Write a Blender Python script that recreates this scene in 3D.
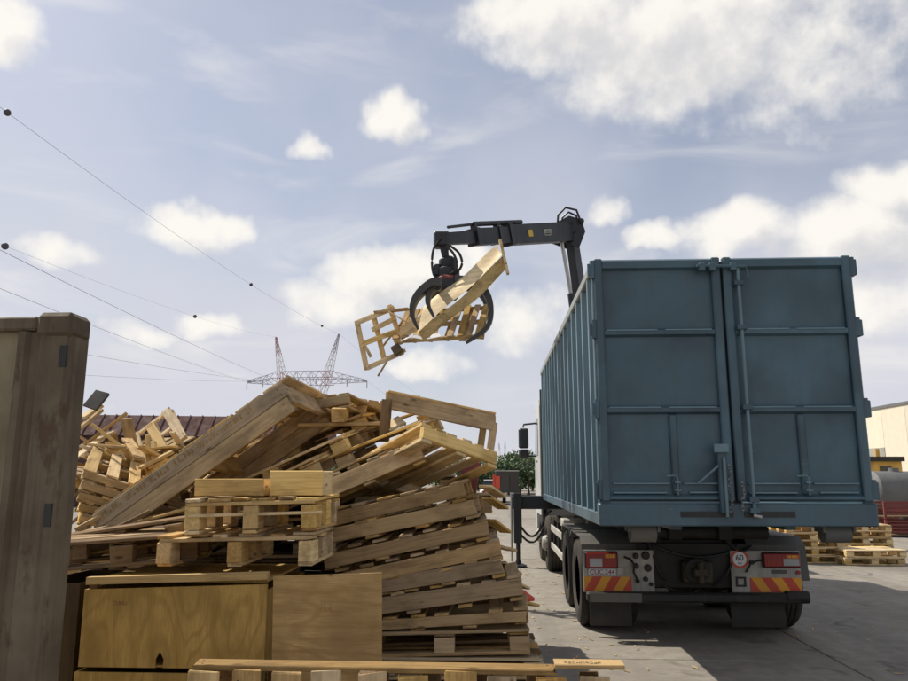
import bpy, bmesh, math, random
from mathutils import Vector, Matrix
R = math.radians
random.seed(7)

# ------------------------------------------------------------------ scene, camera, light
for o in list(bpy.data.objects): bpy.data.objects.remove(o)
scn = bpy.context.scene
col = scn.collection
EYE = 1.75
FPX = 740.0                                   # focal length in photograph pixels (908 wide)
PITCH, YAW = R(10.376), R(2.892)
cam_d = bpy.data.cameras.new('camera'); cam_d.sensor_width = 36.0; cam_d.lens = FPX / 908 * 36
cam_d.clip_start = 0.05; cam_d.clip_end = 4000
cam = bpy.data.objects.new('camera', cam_d); col.objects.link(cam)
cam.location = (0, 0, EYE); cam.rotation_euler = (R(90) + PITCH, 0, YAW)
scn.camera = cam
ca, sa, cp, sp = math.cos(YAW), math.sin(YAW), math.cos(PITCH), math.sin(PITCH)
FW = Vector((-sa * cp, ca * cp, sp)); RT = Vector((ca, sa, 0)); UP = Vector((sa * sp, -ca * sp, cp))

def P(x, y, Y=None, Z=None):
    """world point that stands at depth Y (or height Z) on the sight line of a measured point"""
    r = FW + RT * ((x - 454) / FPX) - UP * ((y - 340.5) / FPX)
    t = Y / r.y if Y is not None else (Z - EYE) / r.z
    return Vector((0, 0, EYE)) + r * t

# sun: from ahead on the left, about 51 degrees high
SUN = Vector((-0.72, 0.45, 1.0)).normalized()
sun_d = bpy.data.lights.new('sun', 'SUN'); sun_d.energy = 5.0; sun_d.angle = R(0.6); sun_d.color = (1.0, 0.93, 0.82)
sun = bpy.data.objects.new('sun', sun_d); col.objects.link(sun); sun.location = (-30, 30, 50)
sun.rotation_euler = (-SUN).to_track_quat('-Z', 'Y').to_euler()
scn.view_settings.view_transform = 'Standard'; scn.view_settings.look = 'None'
scn.view_settings.exposure = 0.0; scn.view_settings.gamma = 1.0; scn.view_settings.use_curve_mapping = False

# world: Nishita sky with cumulus puffs
world = bpy.data.worlds.new('World'); scn.world = world; world.use_nodes = True

def build_world():
    nt = world.node_tree; nt.nodes.clear()
    N, L = nt.nodes.new, nt.links.new
    out = N('ShaderNodeOutputWorld'); bg = N('ShaderNodeBackground'); bg.inputs[1].default_value = 0.1
    L(bg.outputs[0], out.inputs[0])
    sky = N('ShaderNodeTexSky'); sky.sky_type = 'NISHITA'; sky.sun_disc = False
    sky.sun_elevation = math.asin(SUN.z); sky.sun_rotation = math.atan2(SUN.x, SUN.y)
    sky.altitude = 0; sky.air_density = 1.0; sky.dust_density = 1.6; sky.ozone_density = 2.2
    # cloud density group: direction -> density
    g = bpy.data.node_groups.new('cloud_density', 'ShaderNodeTree')
    g.interface.new_socket('Vector', in_out='INPUT', socket_type='NodeSocketVector')
    g.interface.new_socket('Shift', in_out='INPUT', socket_type='NodeSocketVector')
    g.interface.new_socket('Density', in_out='OUTPUT', socket_type='NodeSocketFloat')
    gn, gl = g.nodes.new, g.links.new
    gi = gn('NodeGroupInput'); go = gn('NodeGroupOutput')
    def m(op, a, b=None, c=None):
        n = gn('ShaderNodeMath'); n.operation = op
        for k, v in enumerate((a, b, c)):
            if v is None: continue
            if isinstance(v, (int, float)): n.inputs[k].default_value = v
            else: gl(v, n.inputs[k])
        return n.outputs[0]
    sep = gn('ShaderNodeSeparateXYZ'); gl(gi.outputs[0], sep.inputs[0])
    az = m('ARCTAN2', sep.outputs[0], sep.outputs[1])          # 0 = +Y, positive to the right
    el = m('ARCSINE', sep.outputs[2])
    az = m('SUBTRACT', m('FLOORED_MODULO', m('ADD', az, math.pi / 4 + YAW), math.pi / 2), math.pi / 4)
    ssep = gn('ShaderNodeSeparateXYZ'); gl(gi.outputs[1], ssep.inputs[0])
    az = m('ADD', az, ssep.outputs[0]); el = m('ADD', el, ssep.outputs[1])
    def noise(scale, det, rough, vec):
        n = gn('ShaderNodeTexNoise'); n.inputs['Scale'].default_value = scale
        n.inputs['Detail'].default_value = det; n.inputs['Roughness'].default_value = rough
        gl(vec, n.inputs['Vector']); return n
    comb = gn('ShaderNodeCombineXYZ'); gl(az, comb.inputs[0]); gl(el, comb.inputs[1])
    nz = noise(13, 3, .5, comb.outputs[0])
    ns = gn('ShaderNodeSeparateXYZ'); gl(nz.outputs['Color'], ns.inputs[0])
    az = m('ADD', az, m('MULTIPLY', m('SUBTRACT', ns.outputs[0], .5), .085))
    el = m('ADD', el, m('MULTIPLY', m('SUBTRACT', ns.outputs[1], .5), .06))
    comb2 = gn('ShaderNodeCombineXYZ'); gl(az, comb2.inputs[0]); gl(el, comb2.inputs[1])
    blobs = [  # measured centre and half size of each cloud, weight
        (560, 18, 95, 42, 1.0), (680, 40, 120, 60, 1.0), (675, 95, 48, 26, .7), (800, 50, 90, 50, .4), (392, 119, 36, 25, .95),
        (8, 32, 34, 28, .85), (195, 226, 52, 21, 1.0), (52, 250, 32, 16, .6), (207, 325, 34, 14, .75), (140, 330, 30, 12, .5),
        (392, 275, 80, 36, 1.0), (340, 300, 60, 26, .8), (455, 270, 40, 30, .7), (520, 318, 50, 30, .5), (420, 366, 45, 14, .5),
        (310, 150, 18, 12, .5), (615, 210, 26, 14, .75), (655, 236, 30, 16, .8), (735, 232, 62, 28, .95), (860, 235, 75, 40, 1.0),
        (895, 190, 50, 30, .9), (890, 300, 60, 30, .5),
        (300, -160, 120, 60, .9), (700, -260, 140, 80, .9), (100, -330, 90, 70, .8), (480, -420, 80, 80, .8)]
    acc = None
    for bx_, by_, hx, hy, w in blobs:
        if hx < 90: hx *= .86; hy *= .86
        d = (P(bx_, max(by_, -300), Y=100) - Vector((0, 0, EYE))).normalized()
        a0 = math.atan2(d.x, d.y) + YAW; e0 = math.asin(d.z)
        if by_ < -300: e0 += R(14)
        k = w ** .5; ma = gn('ShaderNodeVectorMath'); ma.operation = 'MULTIPLY_ADD'; gl(comb2.outputs[0], ma.inputs[0])
        ma.inputs[1].default_value = (FPX / hx * k, FPX / hy * k, 0); ma.inputs[2].default_value = (-a0 * FPX / hx * k, -e0 * FPX / hy * k, 0)
        dt = gn('ShaderNodeVectorMath'); dt.operation = 'DOT_PRODUCT'; gl(ma.outputs[0], dt.inputs[0]); gl(ma.outputs[0], dt.inputs[1])
        dd = m('SUBTRACT', 1.25 * w, dt.outputs['Value'])
        acc = dd if acc is None else m('MAXIMUM', acc, dd)
    acc = m('MINIMUM', m('MULTIPLY', m('MAXIMUM', acc, -1.2), 1.7), 1.9)
    n2 = noise(19, 9, .56, comb.outputs[0])
    acc = m('ADD', acc, m('MULTIPLY', m('SUBTRACT', n2.outputs['Fac'], .5), 3.6))
    gl(acc, go.inputs[0])
    tc = N('ShaderNodeTexCoord')
    def dens(shift):
        n = N('ShaderNodeGroup'); n.node_tree = g; L(tc.outputs['Generated'], n.inputs[0]); n.inputs[1].default_value = shift; return n.outputs[0]
    d0 = dens((0, 0, 0)); d1 = dens((-.030, .034, 0))
    def mapr(v, a, b, c, d, smooth=True):
        n = N('ShaderNodeMapRange'); n.interpolation_type = 'SMOOTHSTEP' if smooth else 'LINEAR'
        L(v, n.inputs[0]); n.inputs[1].default_value = a; n.inputs[2].default_value = b; n.inputs[3].default_value = c; n.inputs[4].default_value = d
        return n.outputs[0]
    alpha = mapr(d0, -.9, 1.7, 0, .93)
    mpw = N('ShaderNodeMapping'); mpw.inputs['Scale'].default_value = (2.2, 2.2, 8.0); mpw.inputs['Rotation'].default_value = (.25, .3, .4); L(tc.outputs['Generated'], mpw.inputs[0])
    nw = N('ShaderNodeTexNoise'); nw.inputs['Scale'].default_value = 2.0; nw.inputs['Detail'].default_value = 8; nw.inputs['Distortion'].default_value = .6; L(mpw.outputs[0], nw.inputs['Vector'])
    wis = mapr(nw.outputs['Fac'], .48, .78, 0, .38)
    am = N('ShaderNodeMath'); am.operation = 'MAXIMUM'; L(alpha, am.inputs[0]); L(wis, am.inputs[1]); alpha = am.outputs[0]
    lit = mapr(d1, .4, 2.6, 1, 0)
    def mix(f, a, b):
        n = N('ShaderNodeMix'); n.data_type = 'RGBA'
        for s, v in ((0, f), (6, a), (7, b)):
            if isinstance(v, (int, float)): n.inputs[s].default_value = v
            elif isinstance(v, tuple): n.inputs[s].default_value = (*v, 1)
            else: L(v, n.inputs[s])
        return n.outputs[2]
    cloud = mix(lit, (6.9, 6.85, 7.0), (10.2, 9.8, 9.1))
    # thin summer haze high in the air, whitening the blue towards the horizon
    sp_ = N('ShaderNodeSeparateXYZ'); L(tc.outputs['Generated'], sp_.inputs[0])
    veil = mapr(sp_.outputs[2], 0.0, .58, .92, .38)
    nv = N('ShaderNodeTexNoise'); nv.inputs['Scale'].default_value = 3.2; nv.inputs['Detail'].default_value = 6; L(tc.outputs['Generated'], nv.inputs['Vector'])
    vv = N('ShaderNodeMath'); vv.operation = 'MULTIPLY'; L(veil, vv.inputs[0]); L(mapr(nv.outputs['Fac'], .32, .68, .72, 1.28), vv.inputs[1]); vv.use_clamp = True
    base = mix(vv.outputs[0], sky.outputs[0], (6.75, 6.85, 7.55))
    L(mix(alpha, base, cloud), bg.inputs[0])
build_world()

# ------------------------------------------------------------------ helpers
def setp(o, label=None, cat=None, group=None, kind=None):
    for k, v in (('label', label), ('category', cat), ('group', group), ('kind', kind)):
        if v: o[k] = v
    return o

def thing(name, label, cat, loc=(0, 0, 0), group=None):
    o = bpy.data.objects.new(name, None); col.objects.link(o); o.location = loc
    o.empty_display_size = .2
    return setp(o, label, cat, group)

def worldloc(o):
    v = Vector((0, 0, 0))
    while o is not None: v += o.location; o = o.parent
    return v

class MB:
    def __init__(s): s.v = []; s.f = []
    def add(s, vs, fs):
        b = len(s.v); s.v += [Vector(v) for v in vs]; s.f += [tuple(b + i for i in f) for f in fs]; return s
    def box(s, c, d, M=None):
        c = Vector(c); h = Vector(d) / 2
        vs = [Vector((x * h.x, y * h.y, z * h.z)) for z in (-1, 1) for x, y in ((-1, -1), (1, -1), (1, 1), (-1, 1))]
        if M is not None: vs = [M @ v for v in vs]
        return s.add([c + v for v in vs], [(3, 2, 1, 0), (4, 5, 6, 7), (0, 1, 5, 4), (1, 2, 6, 5), (2, 3, 7, 6), (3, 0, 4, 7)])
    def cbox(s, c, d, ch=.01, M=None):
        """box with every edge cut by ch"""
        c = Vector(c); bm = bmesh.new(); bmesh.ops.create_cube(bm, size=1)
        for v in bm.verts: v.co = Vector((v.co.x * d[0], v.co.y * d[1], v.co.z * d[2]))
        bmesh.ops.bevel(bm, geom=bm.edges[:], offset=min(ch, min(d) * .45), segments=1, affect='EDGES')
        bm.verts.index_update()
        vs = [(M @ v.co if M is not None else v.co) + c for v in bm.verts]; fs = [[w.index for w in f.verts] for f in bm.faces]
        bm.free(); return s.add(vs, fs)
    def span(s, a, b, ch=0):
        a, b = Vector(a), Vector(b); c = (a + b) / 2; d = [abs(x) for x in (b - a)]
        return s.cbox(c, d, ch) if ch else s.box(c, d)
    def beam(s, p, q, w, h, up=(0, 0, 1), w2=None, h2=None):
        p, q = Vector(p), Vector(q); x = (q - p).normalized(); up = Vector(up)
        y = up.cross(x)
        if y.length < 1e-4: y = Vector((0, 1, 0)).cross(x)
        y.normalize(); z = x.cross(y); w2 = w if w2 is None else w2; h2 = h if h2 is None else h2
        vs = []
        for c, ww, hh in ((p, w, h), (q, w2, h2)):
            vs += [c + y * (a * ww / 2) + z * (b * hh / 2) for a, b in ((-1, -1), (1, -1), (1, 1), (-1, 1))]
        return s.add(vs, [(3, 2, 1, 0), (4, 5, 6, 7), (0, 1, 5, 4), (1, 2, 6, 5), (2, 3, 7, 6), (3, 0, 4, 7)])
    def sweep(s, pts, prof, up=(0, 0, 1), scales=None, caps=True):
        pts = [Vector(p) for p in pts]; n = len(prof); vs = []; fs = []
        for i, p in enumerate(pts):
            t = (pts[min(i + 1, len(pts) - 1)] - pts[max(i - 1, 0)]).normalized()
            y = Vector(up).cross(t)
            if y.length < 1e-4: y = Vector((0, 1, 0)).cross(t)
            y.normalize(); z = t.cross(y); k = scales[i] if scales else 1
            vs += [p + y * (a * k) + z * (b * k) for a, b in prof]
        for i in range(len(pts) - 1):
            for j in range(n):
                a = i * n + j; b = i * n + (j + 1) % n
                fs.append((a, b, b + n, a + n))
        if caps: fs += [tuple(range(n))[::-1], tuple(range((len(pts) - 1) * n, len(pts) * n))]
        return s.add(vs, fs)
    def tube(s, pts, r, n=8, scales=None, up=(0, 0, 1)):
        return s.sweep(pts, [(r * math.cos(2 * math.pi * k / n), r * math.sin(2 * math.pi * k / n)) for k in range(n)], up, scales)
    def cyl(s, p, q, r, n=12, r2=None):
        return s.tube([p, q], r, n, [1, (r2 if r2 is not None else r) / r])
    def lathe(s, c, ax, prof, n=28):
        """prof: list of (radius, distance along ax)"""
        c = Vector(c); ax = Vector(ax).normalized(); u = ax.orthogonal().normalized(); w = ax.cross(u); vs = []; fs = []; k = len(prof)
        for i in range(n):
            a = 2 * math.pi * i / n; d = u * math.cos(a) + w * math.sin(a)
            vs += [c + d * r + ax * z for r, z in prof]
        for i in range(n):
            for j in range(k - 1):
                fs.append((i * k + j, ((i + 1) % n) * k + j, ((i + 1) % n) * k + j + 1, i * k + j + 1))
        if prof[0][0] > 1e-4: fs.append(tuple(i * k for i in range(n))[::-1])
        if prof[-1][0] > 1e-4: fs.append(tuple(i * k + k - 1 for i in range(n)))
        return s.add(vs, fs)
    def prism(s, poly, ext):
        ext = Vector(ext); n = len(poly); a = [Vector(p) for p in poly]
        fs = [tuple(range(n))[::-1], tuple(range(n, 2 * n))] + [(i, (i + 1) % n, (i + 1) % n + n, i + n) for i in range(n)]
        return s.add(a + [p + ext for p in a], fs)
    def ball(s, c, r, n=12, m=8):
        prof = [(max(r * math.sin(math.pi * j / m), 1e-5), -r * math.cos(math.pi * j / m)) for j in range(m + 1)]
        return s.lathe(c, (0, 0, 1), prof, n)
    def build(s, name, mat, parent=None, smooth=False, label=None, org=None):
        lo = Vector([min(v[i] for v in s.v) for i in range(3)]); hi = Vector([max(v[i] for v in s.v) for i in range(3)])
        c = (lo + hi) / 2 if org is None else Vector(org)
        me = bpy.data.meshes.new(name); me.from_pydata([v - c for v in s.v], [], s.f); me.materials.append(MAT[mat] if isinstance(mat, str) else mat)
        bm = bmesh.new(); bm.from_mesh(me); bmesh.ops.recalc_face_normals(bm, faces=bm.faces); bm.to_mesh(me); bm.free()
        if smooth:
            for p in me.polygons: p.use_smooth = True
            me.set_sharp_from_angle(angle=R(38))
        o = bpy.data.objects.new(name, me); col.objects.link(o)
        o.location = c - (worldloc(parent) if parent else Vector((0, 0, 0))); o.parent = parent
        if label: o['label'] = label
        return o

def smooth(pts, n=5):
    out = []
    for i in range(len(pts) - 1):
        p0, p1, p2, p3 = (Vector(pts[max(i - 1, 0)]), Vector(pts[i]), Vector(pts[i + 1]), Vector(pts[min(i + 2, len(pts) - 1)]))
        for k in range(n):
            t_ = k / n; out.append(.5 * ((2 * p1) + (p2 - p0) * t_ + (2 * p0 - 5 * p1 + 4 * p2 - p3) * t_ * t_ + (3 * p1 - p0 - 3 * p2 + p3) * t_ ** 3))
    return out + [Vector(pts[-1])]

# ------------------------------------------------------------------ materials
MAT = {}
def newmat(name):
    m = bpy.data.materials.new(name); m.use_nodes = True; nt = m.node_tree
    b = nt.nodes['Principled BSDF']; MAT[name] = m
    return m, nt, b
class NT:
    def __init__(s, nt): s.nt = nt
    def n(s, t, **k):
        n = s.nt.nodes.new(t)
        for a, v in k.items(): setattr(n, a, v)
        return n
    def l(s, a, b): s.nt.links.new(a, b)
    def mapped(s, scale, space='Object', rnd=True):
        tc = s.n('ShaderNodeTexCoord'); mp = s.n('ShaderNodeMapping'); mp.inputs['Scale'].default_value = scale
        s.l(tc.outputs[space], mp.inputs[0])
        if rnd:
            oi = s.n('ShaderNodeObjectInfo'); v = s.n('ShaderNodeVectorMath', operation='SCALE'); v.inputs[0].default_value = (37, 91, 53); s.l(oi.outputs['Random'], v.inputs['Scale'])
            s.l(v.outputs[0], mp.inputs['Location'])
        return mp.outputs[0]
    def noise(s, vec, sc=1, det=4, ro=.55, dist=0):
        n = s.n('ShaderNodeTexNoise'); n.inputs['Scale'].default_value = sc; n.inputs['Detail'].default_value = det; n.inputs['Roughness'].default_value = ro; n.inputs['Distortion'].default_value = dist
        s.l(vec, n.inputs['Vector']); return n.outputs['Fac']
    def ramp(s, f, stops):
        n = s.n('ShaderNodeValToRGB'); s.l(f, n.inputs[0]); e = n.color_ramp.elements
        while len(e) < len(stops): e.new(.5)
        for i, (p, c) in enumerate(stops):
            e[i].position = p; e[i].color = (*c, 1) if isinstance(c, tuple) else (c, c, c, 1)
        return n.outputs[0]
    def mix(s, f, a, b, mode='MIX'):
        n = s.n('ShaderNodeMix', data_type='RGBA', blend_type=mode)
        for k, v in ((0, f), (6, a), (7, b)):
            if isinstance(v, (int, float)): n.inputs[k].default_value = v
            elif isinstance(v, tuple): n.inputs[k].default_value = (*v, 1)
            else: s.l(v, n.inputs[k])
        return n.outputs[2]
    def bump(s, h, st, dist, b):
        n = s.n('ShaderNodeBump'); n.inputs['Strength'].default_value = st; n.inputs['Distance'].default_value = dist
        s.l(h, n.inputs['Height']); s.l(n.outputs[0], b.inputs['Normal'])

def wood(name, light, dark, grey=.0, rough=.8, var=.35):
    m, nt, b = newmat(name); t = NT(nt)
    v = t.mapped((1.1, 22, 22)); gr = t.noise(v, 2.2, 6, .65, .6)
    c = t.ramp(gr, [(.28, dark), (.52, light), (.75, tuple(min(1, x * 1.12) for x in light))])
    v2 = t.mapped((2.2, 5, 5)); st = t.noise(v2, 1.4, 5, .6)
    c = t.mix(t.ramp(st, [(.34, .6), (.52, 0.0)]), c, tuple(x * .5 for x in dark))
    if grey: c = t.mix(t.ramp(t.noise(t.mapped((.8, 3, 3)), 1.0, 4), [(.35, 0.0), (.62, grey)]), c, (.28, .23, .16))
    # knots
    vo = t.n('ShaderNodeTexVoronoi'); vo.inputs['Scale'].default_value = 1.0; t.l(t.mapped((3.2, 9, 9)), vo.inputs['Vector'])
    c = t.mix(t.ramp(vo.outputs['Distance'], [(.06, .8), (.13, 0.0)]), c, tuple(x * .35 for x in dark))
    oi = t.n('ShaderNodeObjectInfo')
    hs = t.n('ShaderNodeHueSaturation'); t.l(c, hs.inputs['Color'])
    mr = t.n('ShaderNodeMapRange'); t.l(oi.outputs['Random'], mr.inputs[0]); mr.inputs[3].default_value = 1 - var; mr.inputs[4].default_value = 1 + var * .55
    t.l(mr.outputs[0], hs.inputs['Value'])
    fr = t.n('ShaderNodeMath', operation='FRACT'); mu = t.n('ShaderNodeMath', operation='MULTIPLY'); mu.inputs[1].default_value = 17.3; t.l(oi.outputs['Random'], mu.inputs[0]); t.l(mu.outputs[0], fr.inputs[0])
    ms = t.n('ShaderNodeMapRange'); t.l(fr.outputs[0], ms.inputs[0]); ms.inputs[3].default_value = .68; ms.inputs[4].default_value = 1.02; t.l(ms.outputs[0], hs.inputs['Saturation'])
    t.l(hs.outputs[0], b.inputs['Base Color']); b.inputs['Roughness'].default_value = min(1, rough + .12); b.inputs['Specular IOR Level'].default_value = .15
    t.bump(gr, .5, .004, b)
wood('wood_fresh', (.78, .545, .205), (.55, .345, .10), 0, .75, .18)
wood('wood_mid', (.65, .43, .15), (.44, .265, .078), .03, .8, .25)
wood('wood_old', (.52, .325, .108), (.33, .19, .058), .08, .8, .27)
wood('wood_brown', (.41, .25, .085), (.25, .145, .046), .08, .85, .28)
wood('wood_grey', (.46, .325, .15), (.30, .195, .082), .25, .9, .2)
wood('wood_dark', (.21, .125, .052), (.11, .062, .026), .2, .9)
wood('wood_pale', (.78, .58, .29), (.60, .40, .16), 0, .7, .12)

def plywood(name, light, dark, vertical):
    m, nt, b = newmat(name); t = NT(nt)
    v = t.mapped((6, 6, .8) if vertical else (.8, 6, 6)); n1 = t.noise(v, 1.3, 5, .6, 1.2)
    w = t.n('ShaderNodeTexWave', wave_type='BANDS', bands_direction='X' if vertical else 'Z'); w.inputs['Scale'].default_value = 1.1 if vertical else 2.6; w.inputs['Distortion'].default_value = 16 if vertical else 7; w.inputs['Detail'].default_value = 3; w.inputs['Detail Scale'].default_value = .9
    t.l(t.mapped((1.2, 1.2, .28) if vertical else (.35, 1.0, 1.3)), w.inputs['Vector'])
    c = t.ramp(w.outputs['Fac'], [(.0, tuple(.55 * a_ + .45 * b_ for a_, b_ in zip(dark, light))), (.3, light), (1, tuple(x * 1.05 for x in light))])
    c = t.mix(t.ramp(n1, [(.3, .55), (.6, 0.0)]), c, dark)
    c = t.mix(t.ramp(t.noise(t.mapped((1, 1, 1)), 3.2, 5), [(.35, .5), (.6, 0.0)]), c, tuple(x * .5 for x in dark))
    cn = t.noise(t.mapped((1.6, 1.6, .42) if vertical else (.42, 1.6, 1.6)), 1.5, 2, .4, .4); sn = t.n('ShaderNodeMath', operation='MULTIPLY'); sn.inputs[1].default_value = 95; t.l(cn, sn.inputs[0]); si = t.n('ShaderNodeMath', operation='SINE'); t.l(sn.outputs[0], si.inputs[0])
    c = t.mix(t.ramp(si.outputs[0], [(.35, 0.0), (1, .5)]), c, tuple(x * .8 for x in dark))
    kn = t.n('ShaderNodeTexVoronoi'); kn.inputs['Scale'].default_value = 3.1; t.l(t.mapped((1, 1, 1)), kn.inputs['Vector']); c = t.mix(t.ramp(kn.outputs['Distance'], [(.03, .75), (.07, 0.0)]), c, tuple(x * .3 for x in dark))
    fine = t.noise(t.mapped((60, 60, 5) if vertical else (5, 60, 60)), 2, 3)
    c = t.mix(t.ramp(fine, [(.35, .35), (.6, 0.0)]), c, tuple(x * .6 for x in dark))
    t.l(c, b.inputs['Base Color']); b.inputs['Roughness'].default_value = .7; b.inputs['Specular IOR Level'].default_value = .3
    t.bump(n1, .25, .003, b)
plywood('ply_yellow', (.53, .345, .105), (.38, .23, .06), True)
plywood('ply_pink', (.56, .38, .165), (.42, .26, .10), False)
plywood('ply_shade', (.10, .062, .024), (.06, .036, .014), True)
plywood('ply_sunlit', (.86, .70, .42), (.72, .55, .3), False)  # pale tone puts sunlight on the gripped sheet into the colour

def painted(name, c, rough=.45, dirt=(.10, .085, .06), amt=.45, metal=0.0, rust=0.0, spec=.5, streak=True, patch=None, dent=0):
    m, nt, b = newmat(name); t = NT(nt)
    v = t.mapped((1, 1, 1)); n = t.noise(v, 2.3, 6, .6)
    cc = t.mix(t.ramp(n, [(.38, 0.0), (.75, amt)]), c, dirt)
    if patch: cc = t.mix(t.ramp(t.noise(v, 1.1, 3, .5), [(.43, 0.0), (.60, .9)]), cc, patch)
    if streak:
        s = t.noise(t.mapped((9, 9, .45)), 2.0, 5, .6)
        cc = t.mix(t.ramp(s, [(.5, 0.0), (.72, amt * .8)]), cc, dirt)
    if rust:
        rn = t.noise(t.mapped((4, 4, 1.6)), 1.5, 8, .7)
        cc = t.mix(t.ramp(rn, [(.58 - rust * .12, 0.0), (.66 - rust * .1, .8)]), cc, (.075, .04, .022))
    oi = t.n('ShaderNodeObjectInfo'); hs = t.n('ShaderNodeHueSaturation'); t.l(cc, hs.inputs['Color'])
    mr = t.n('ShaderNodeMapRange'); t.l(oi.outputs['Random'], mr.inputs[0]); mr.inputs[3].default_value = .88; mr.inputs[4].default_value = 1.1; t.l(mr.outputs[0], hs.inputs['Value'])
    t.l(hs.outputs[0], b.inputs['Base Color']); b.inputs['Metallic'].default_value = metal; b.inputs['Specular IOR Level'].default_value = spec
    t.l(t.ramp(n, [(.3, rough * .8), (.7, min(1, rough * 1.3))]), b.inputs['Roughness'])
    if dent:
        ad_ = t.n('ShaderNodeMath', operation='MULTIPLY_ADD'); t.l(t.noise(v, 1.6, 2, .5), ad_.inputs[0]); ad_.inputs[1].default_value = 7; t.l(t.noise(v, 14, 4, .6), ad_.inputs[2]); t.bump(ad_.outputs[0], .5, .008, b)
        sc = t.noise(t.mapped((1.2, 1.2, 26)), 2.0, 6, .7, .6); cc2 = t.mix(t.ramp(sc, [(.66, 0.0), (.70, .5)]), hs.outputs[0], (.17, .22, .24)); t.l(cc2, b.inputs['Base Color'])
    else: t.bump(t.noise(v, 14, 4, .6), .18, .004, b)
painted('steel_blue', (.058, .119, .158), .42, (.062, .078, .08), .5, patch=(.034, .068, .092), dent=1)
painted('steel_blue_highlight', (.14, .235, .285), .42, (.085, .10, .10), .4)  # paler copy of the container blue, edge highlights put into the colour
painted('rail_dust', (.30, .33, .34), .6, (.2, .18, .15), .5)
painted('crane_black', (.012, .014, .020), .45, (.05, .045, .04), .3)
painted('claw_steel', (.04, .04, .045), .5, (.09, .08, .07), .6)
painted('chassis', (.014, .014, .014), .65, (.045, .037, .027), .7)
painted('mudguard', (.10, .105, .10), .65, (.16, .14, .11), .7)
painted('flap', (.032, .030, .027), .85, (.07, .06, .048), .6)
painted('rubber', (.022, .021, .020), .85, (.11, .095, .072), .75, spec=.2, streak=False)
painted('rim', (.42, .40, .36), .5, (.14, .11, .08), .7, streak=False)
painted('steel_bare', (.45, .45, .45), .35, (.2, .17, .13), .4, metal=.8)
painted('cab_white', (.62, .64, .62), .3, (.3, .28, .24), .3)
painted('glass_dark', (.02, .025, .03), .08, (.05, .05, .05), .2, streak=False)
painted('plate_white', (.48, .47, .42), .5, (.14, .12, .09), .6)
painted('lamp_red', (.36, .018, .016), .2, (.10, .02, .015), .4, streak=False)
painted('lamp_clear', (.42, .46, .48), .2, (.2, .2, .2), .4, streak=False)
painted('paint_red', (.62, .075, .035), .5, (.25, .08, .05), .3, streak=False)
painted('paint_amber', (.80, .36, .025), .5, (.3, .18, .06), .3, streak=False)
painted('red_body', (.20, .035, .028), .6, (.10, .05, .04), .5)
painted('ink', (.03, .028, .025), .8, (.05, .04, .03), .2, streak=False)
painted('ink_red', (.38, .03, .03), .7, (.2, .05, .05), .2, streak=False)
painted('old_box', (.27, .225, .14), .7, (.12, .092, .055), .75)
painted('old_box_post', (.165, .13, .082), .8, (.06, .042, .027), .9, rust=.06)
painted('black_plastic', (.014, .014, .014), .5, (.04, .04, .035), .3)
painted('cream_wall', (.74, .68, .54), .8, (.55, .48, .36), .3)
painted('roof_brown', (.105, .045, .038), .85, (.07, .035, .03), .6)
painted('wall_brown', (.10, .048, .04), .85, (.06, .04, .035), .6)
painted('yellow_shed', (.72, .43, .085), .6, (.4, .25, .08), .3)
painted('tank_grey', (.16, .165, .165), .6, (.1, .09, .08), .5)
painted('pylon_hazed_red', (.46, .27, .29), .7, (.2, .1, .1), .3, streak=False)  # red paint paled, distance haze put into the colour
painted('pylon_white', (.62, .62, .62), .7, (.4, .4, .4), .3, streak=False)
painted('pylon_hazed_grey', (.40, .38, .42), .7, (.15, .15, .15), .3, streak=False)  # steel grey paled the same way for distance haze
painted('wire_grey', (.2, .21, .24), .6, (.1, .1, .1), .2, streak=False)
painted('ball_grey', (.07, .065, .075), .6, (.05, .05, .05), .2, streak=False)
painted('plastic_white', (.75, .77, .80), .45, (.5, .5, .5), .2, streak=False)
painted('dark_panel', (.05, .047, .045), .75, (.09, .075, .055), .5)
painted('yellow_label', (.70, .46, .04), .5, (.3, .2, .05), .2, streak=False)
painted('coupling_yellow', (.045, .034, .013), .6, (.03, .025, .02), .8)
painted('nail', (.05, .035, .028), .6, (.03, .02, .015), .5, streak=False)
painted('bark', (.09, .065, .045), .9, (.05, .04, .03), .5)

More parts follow.
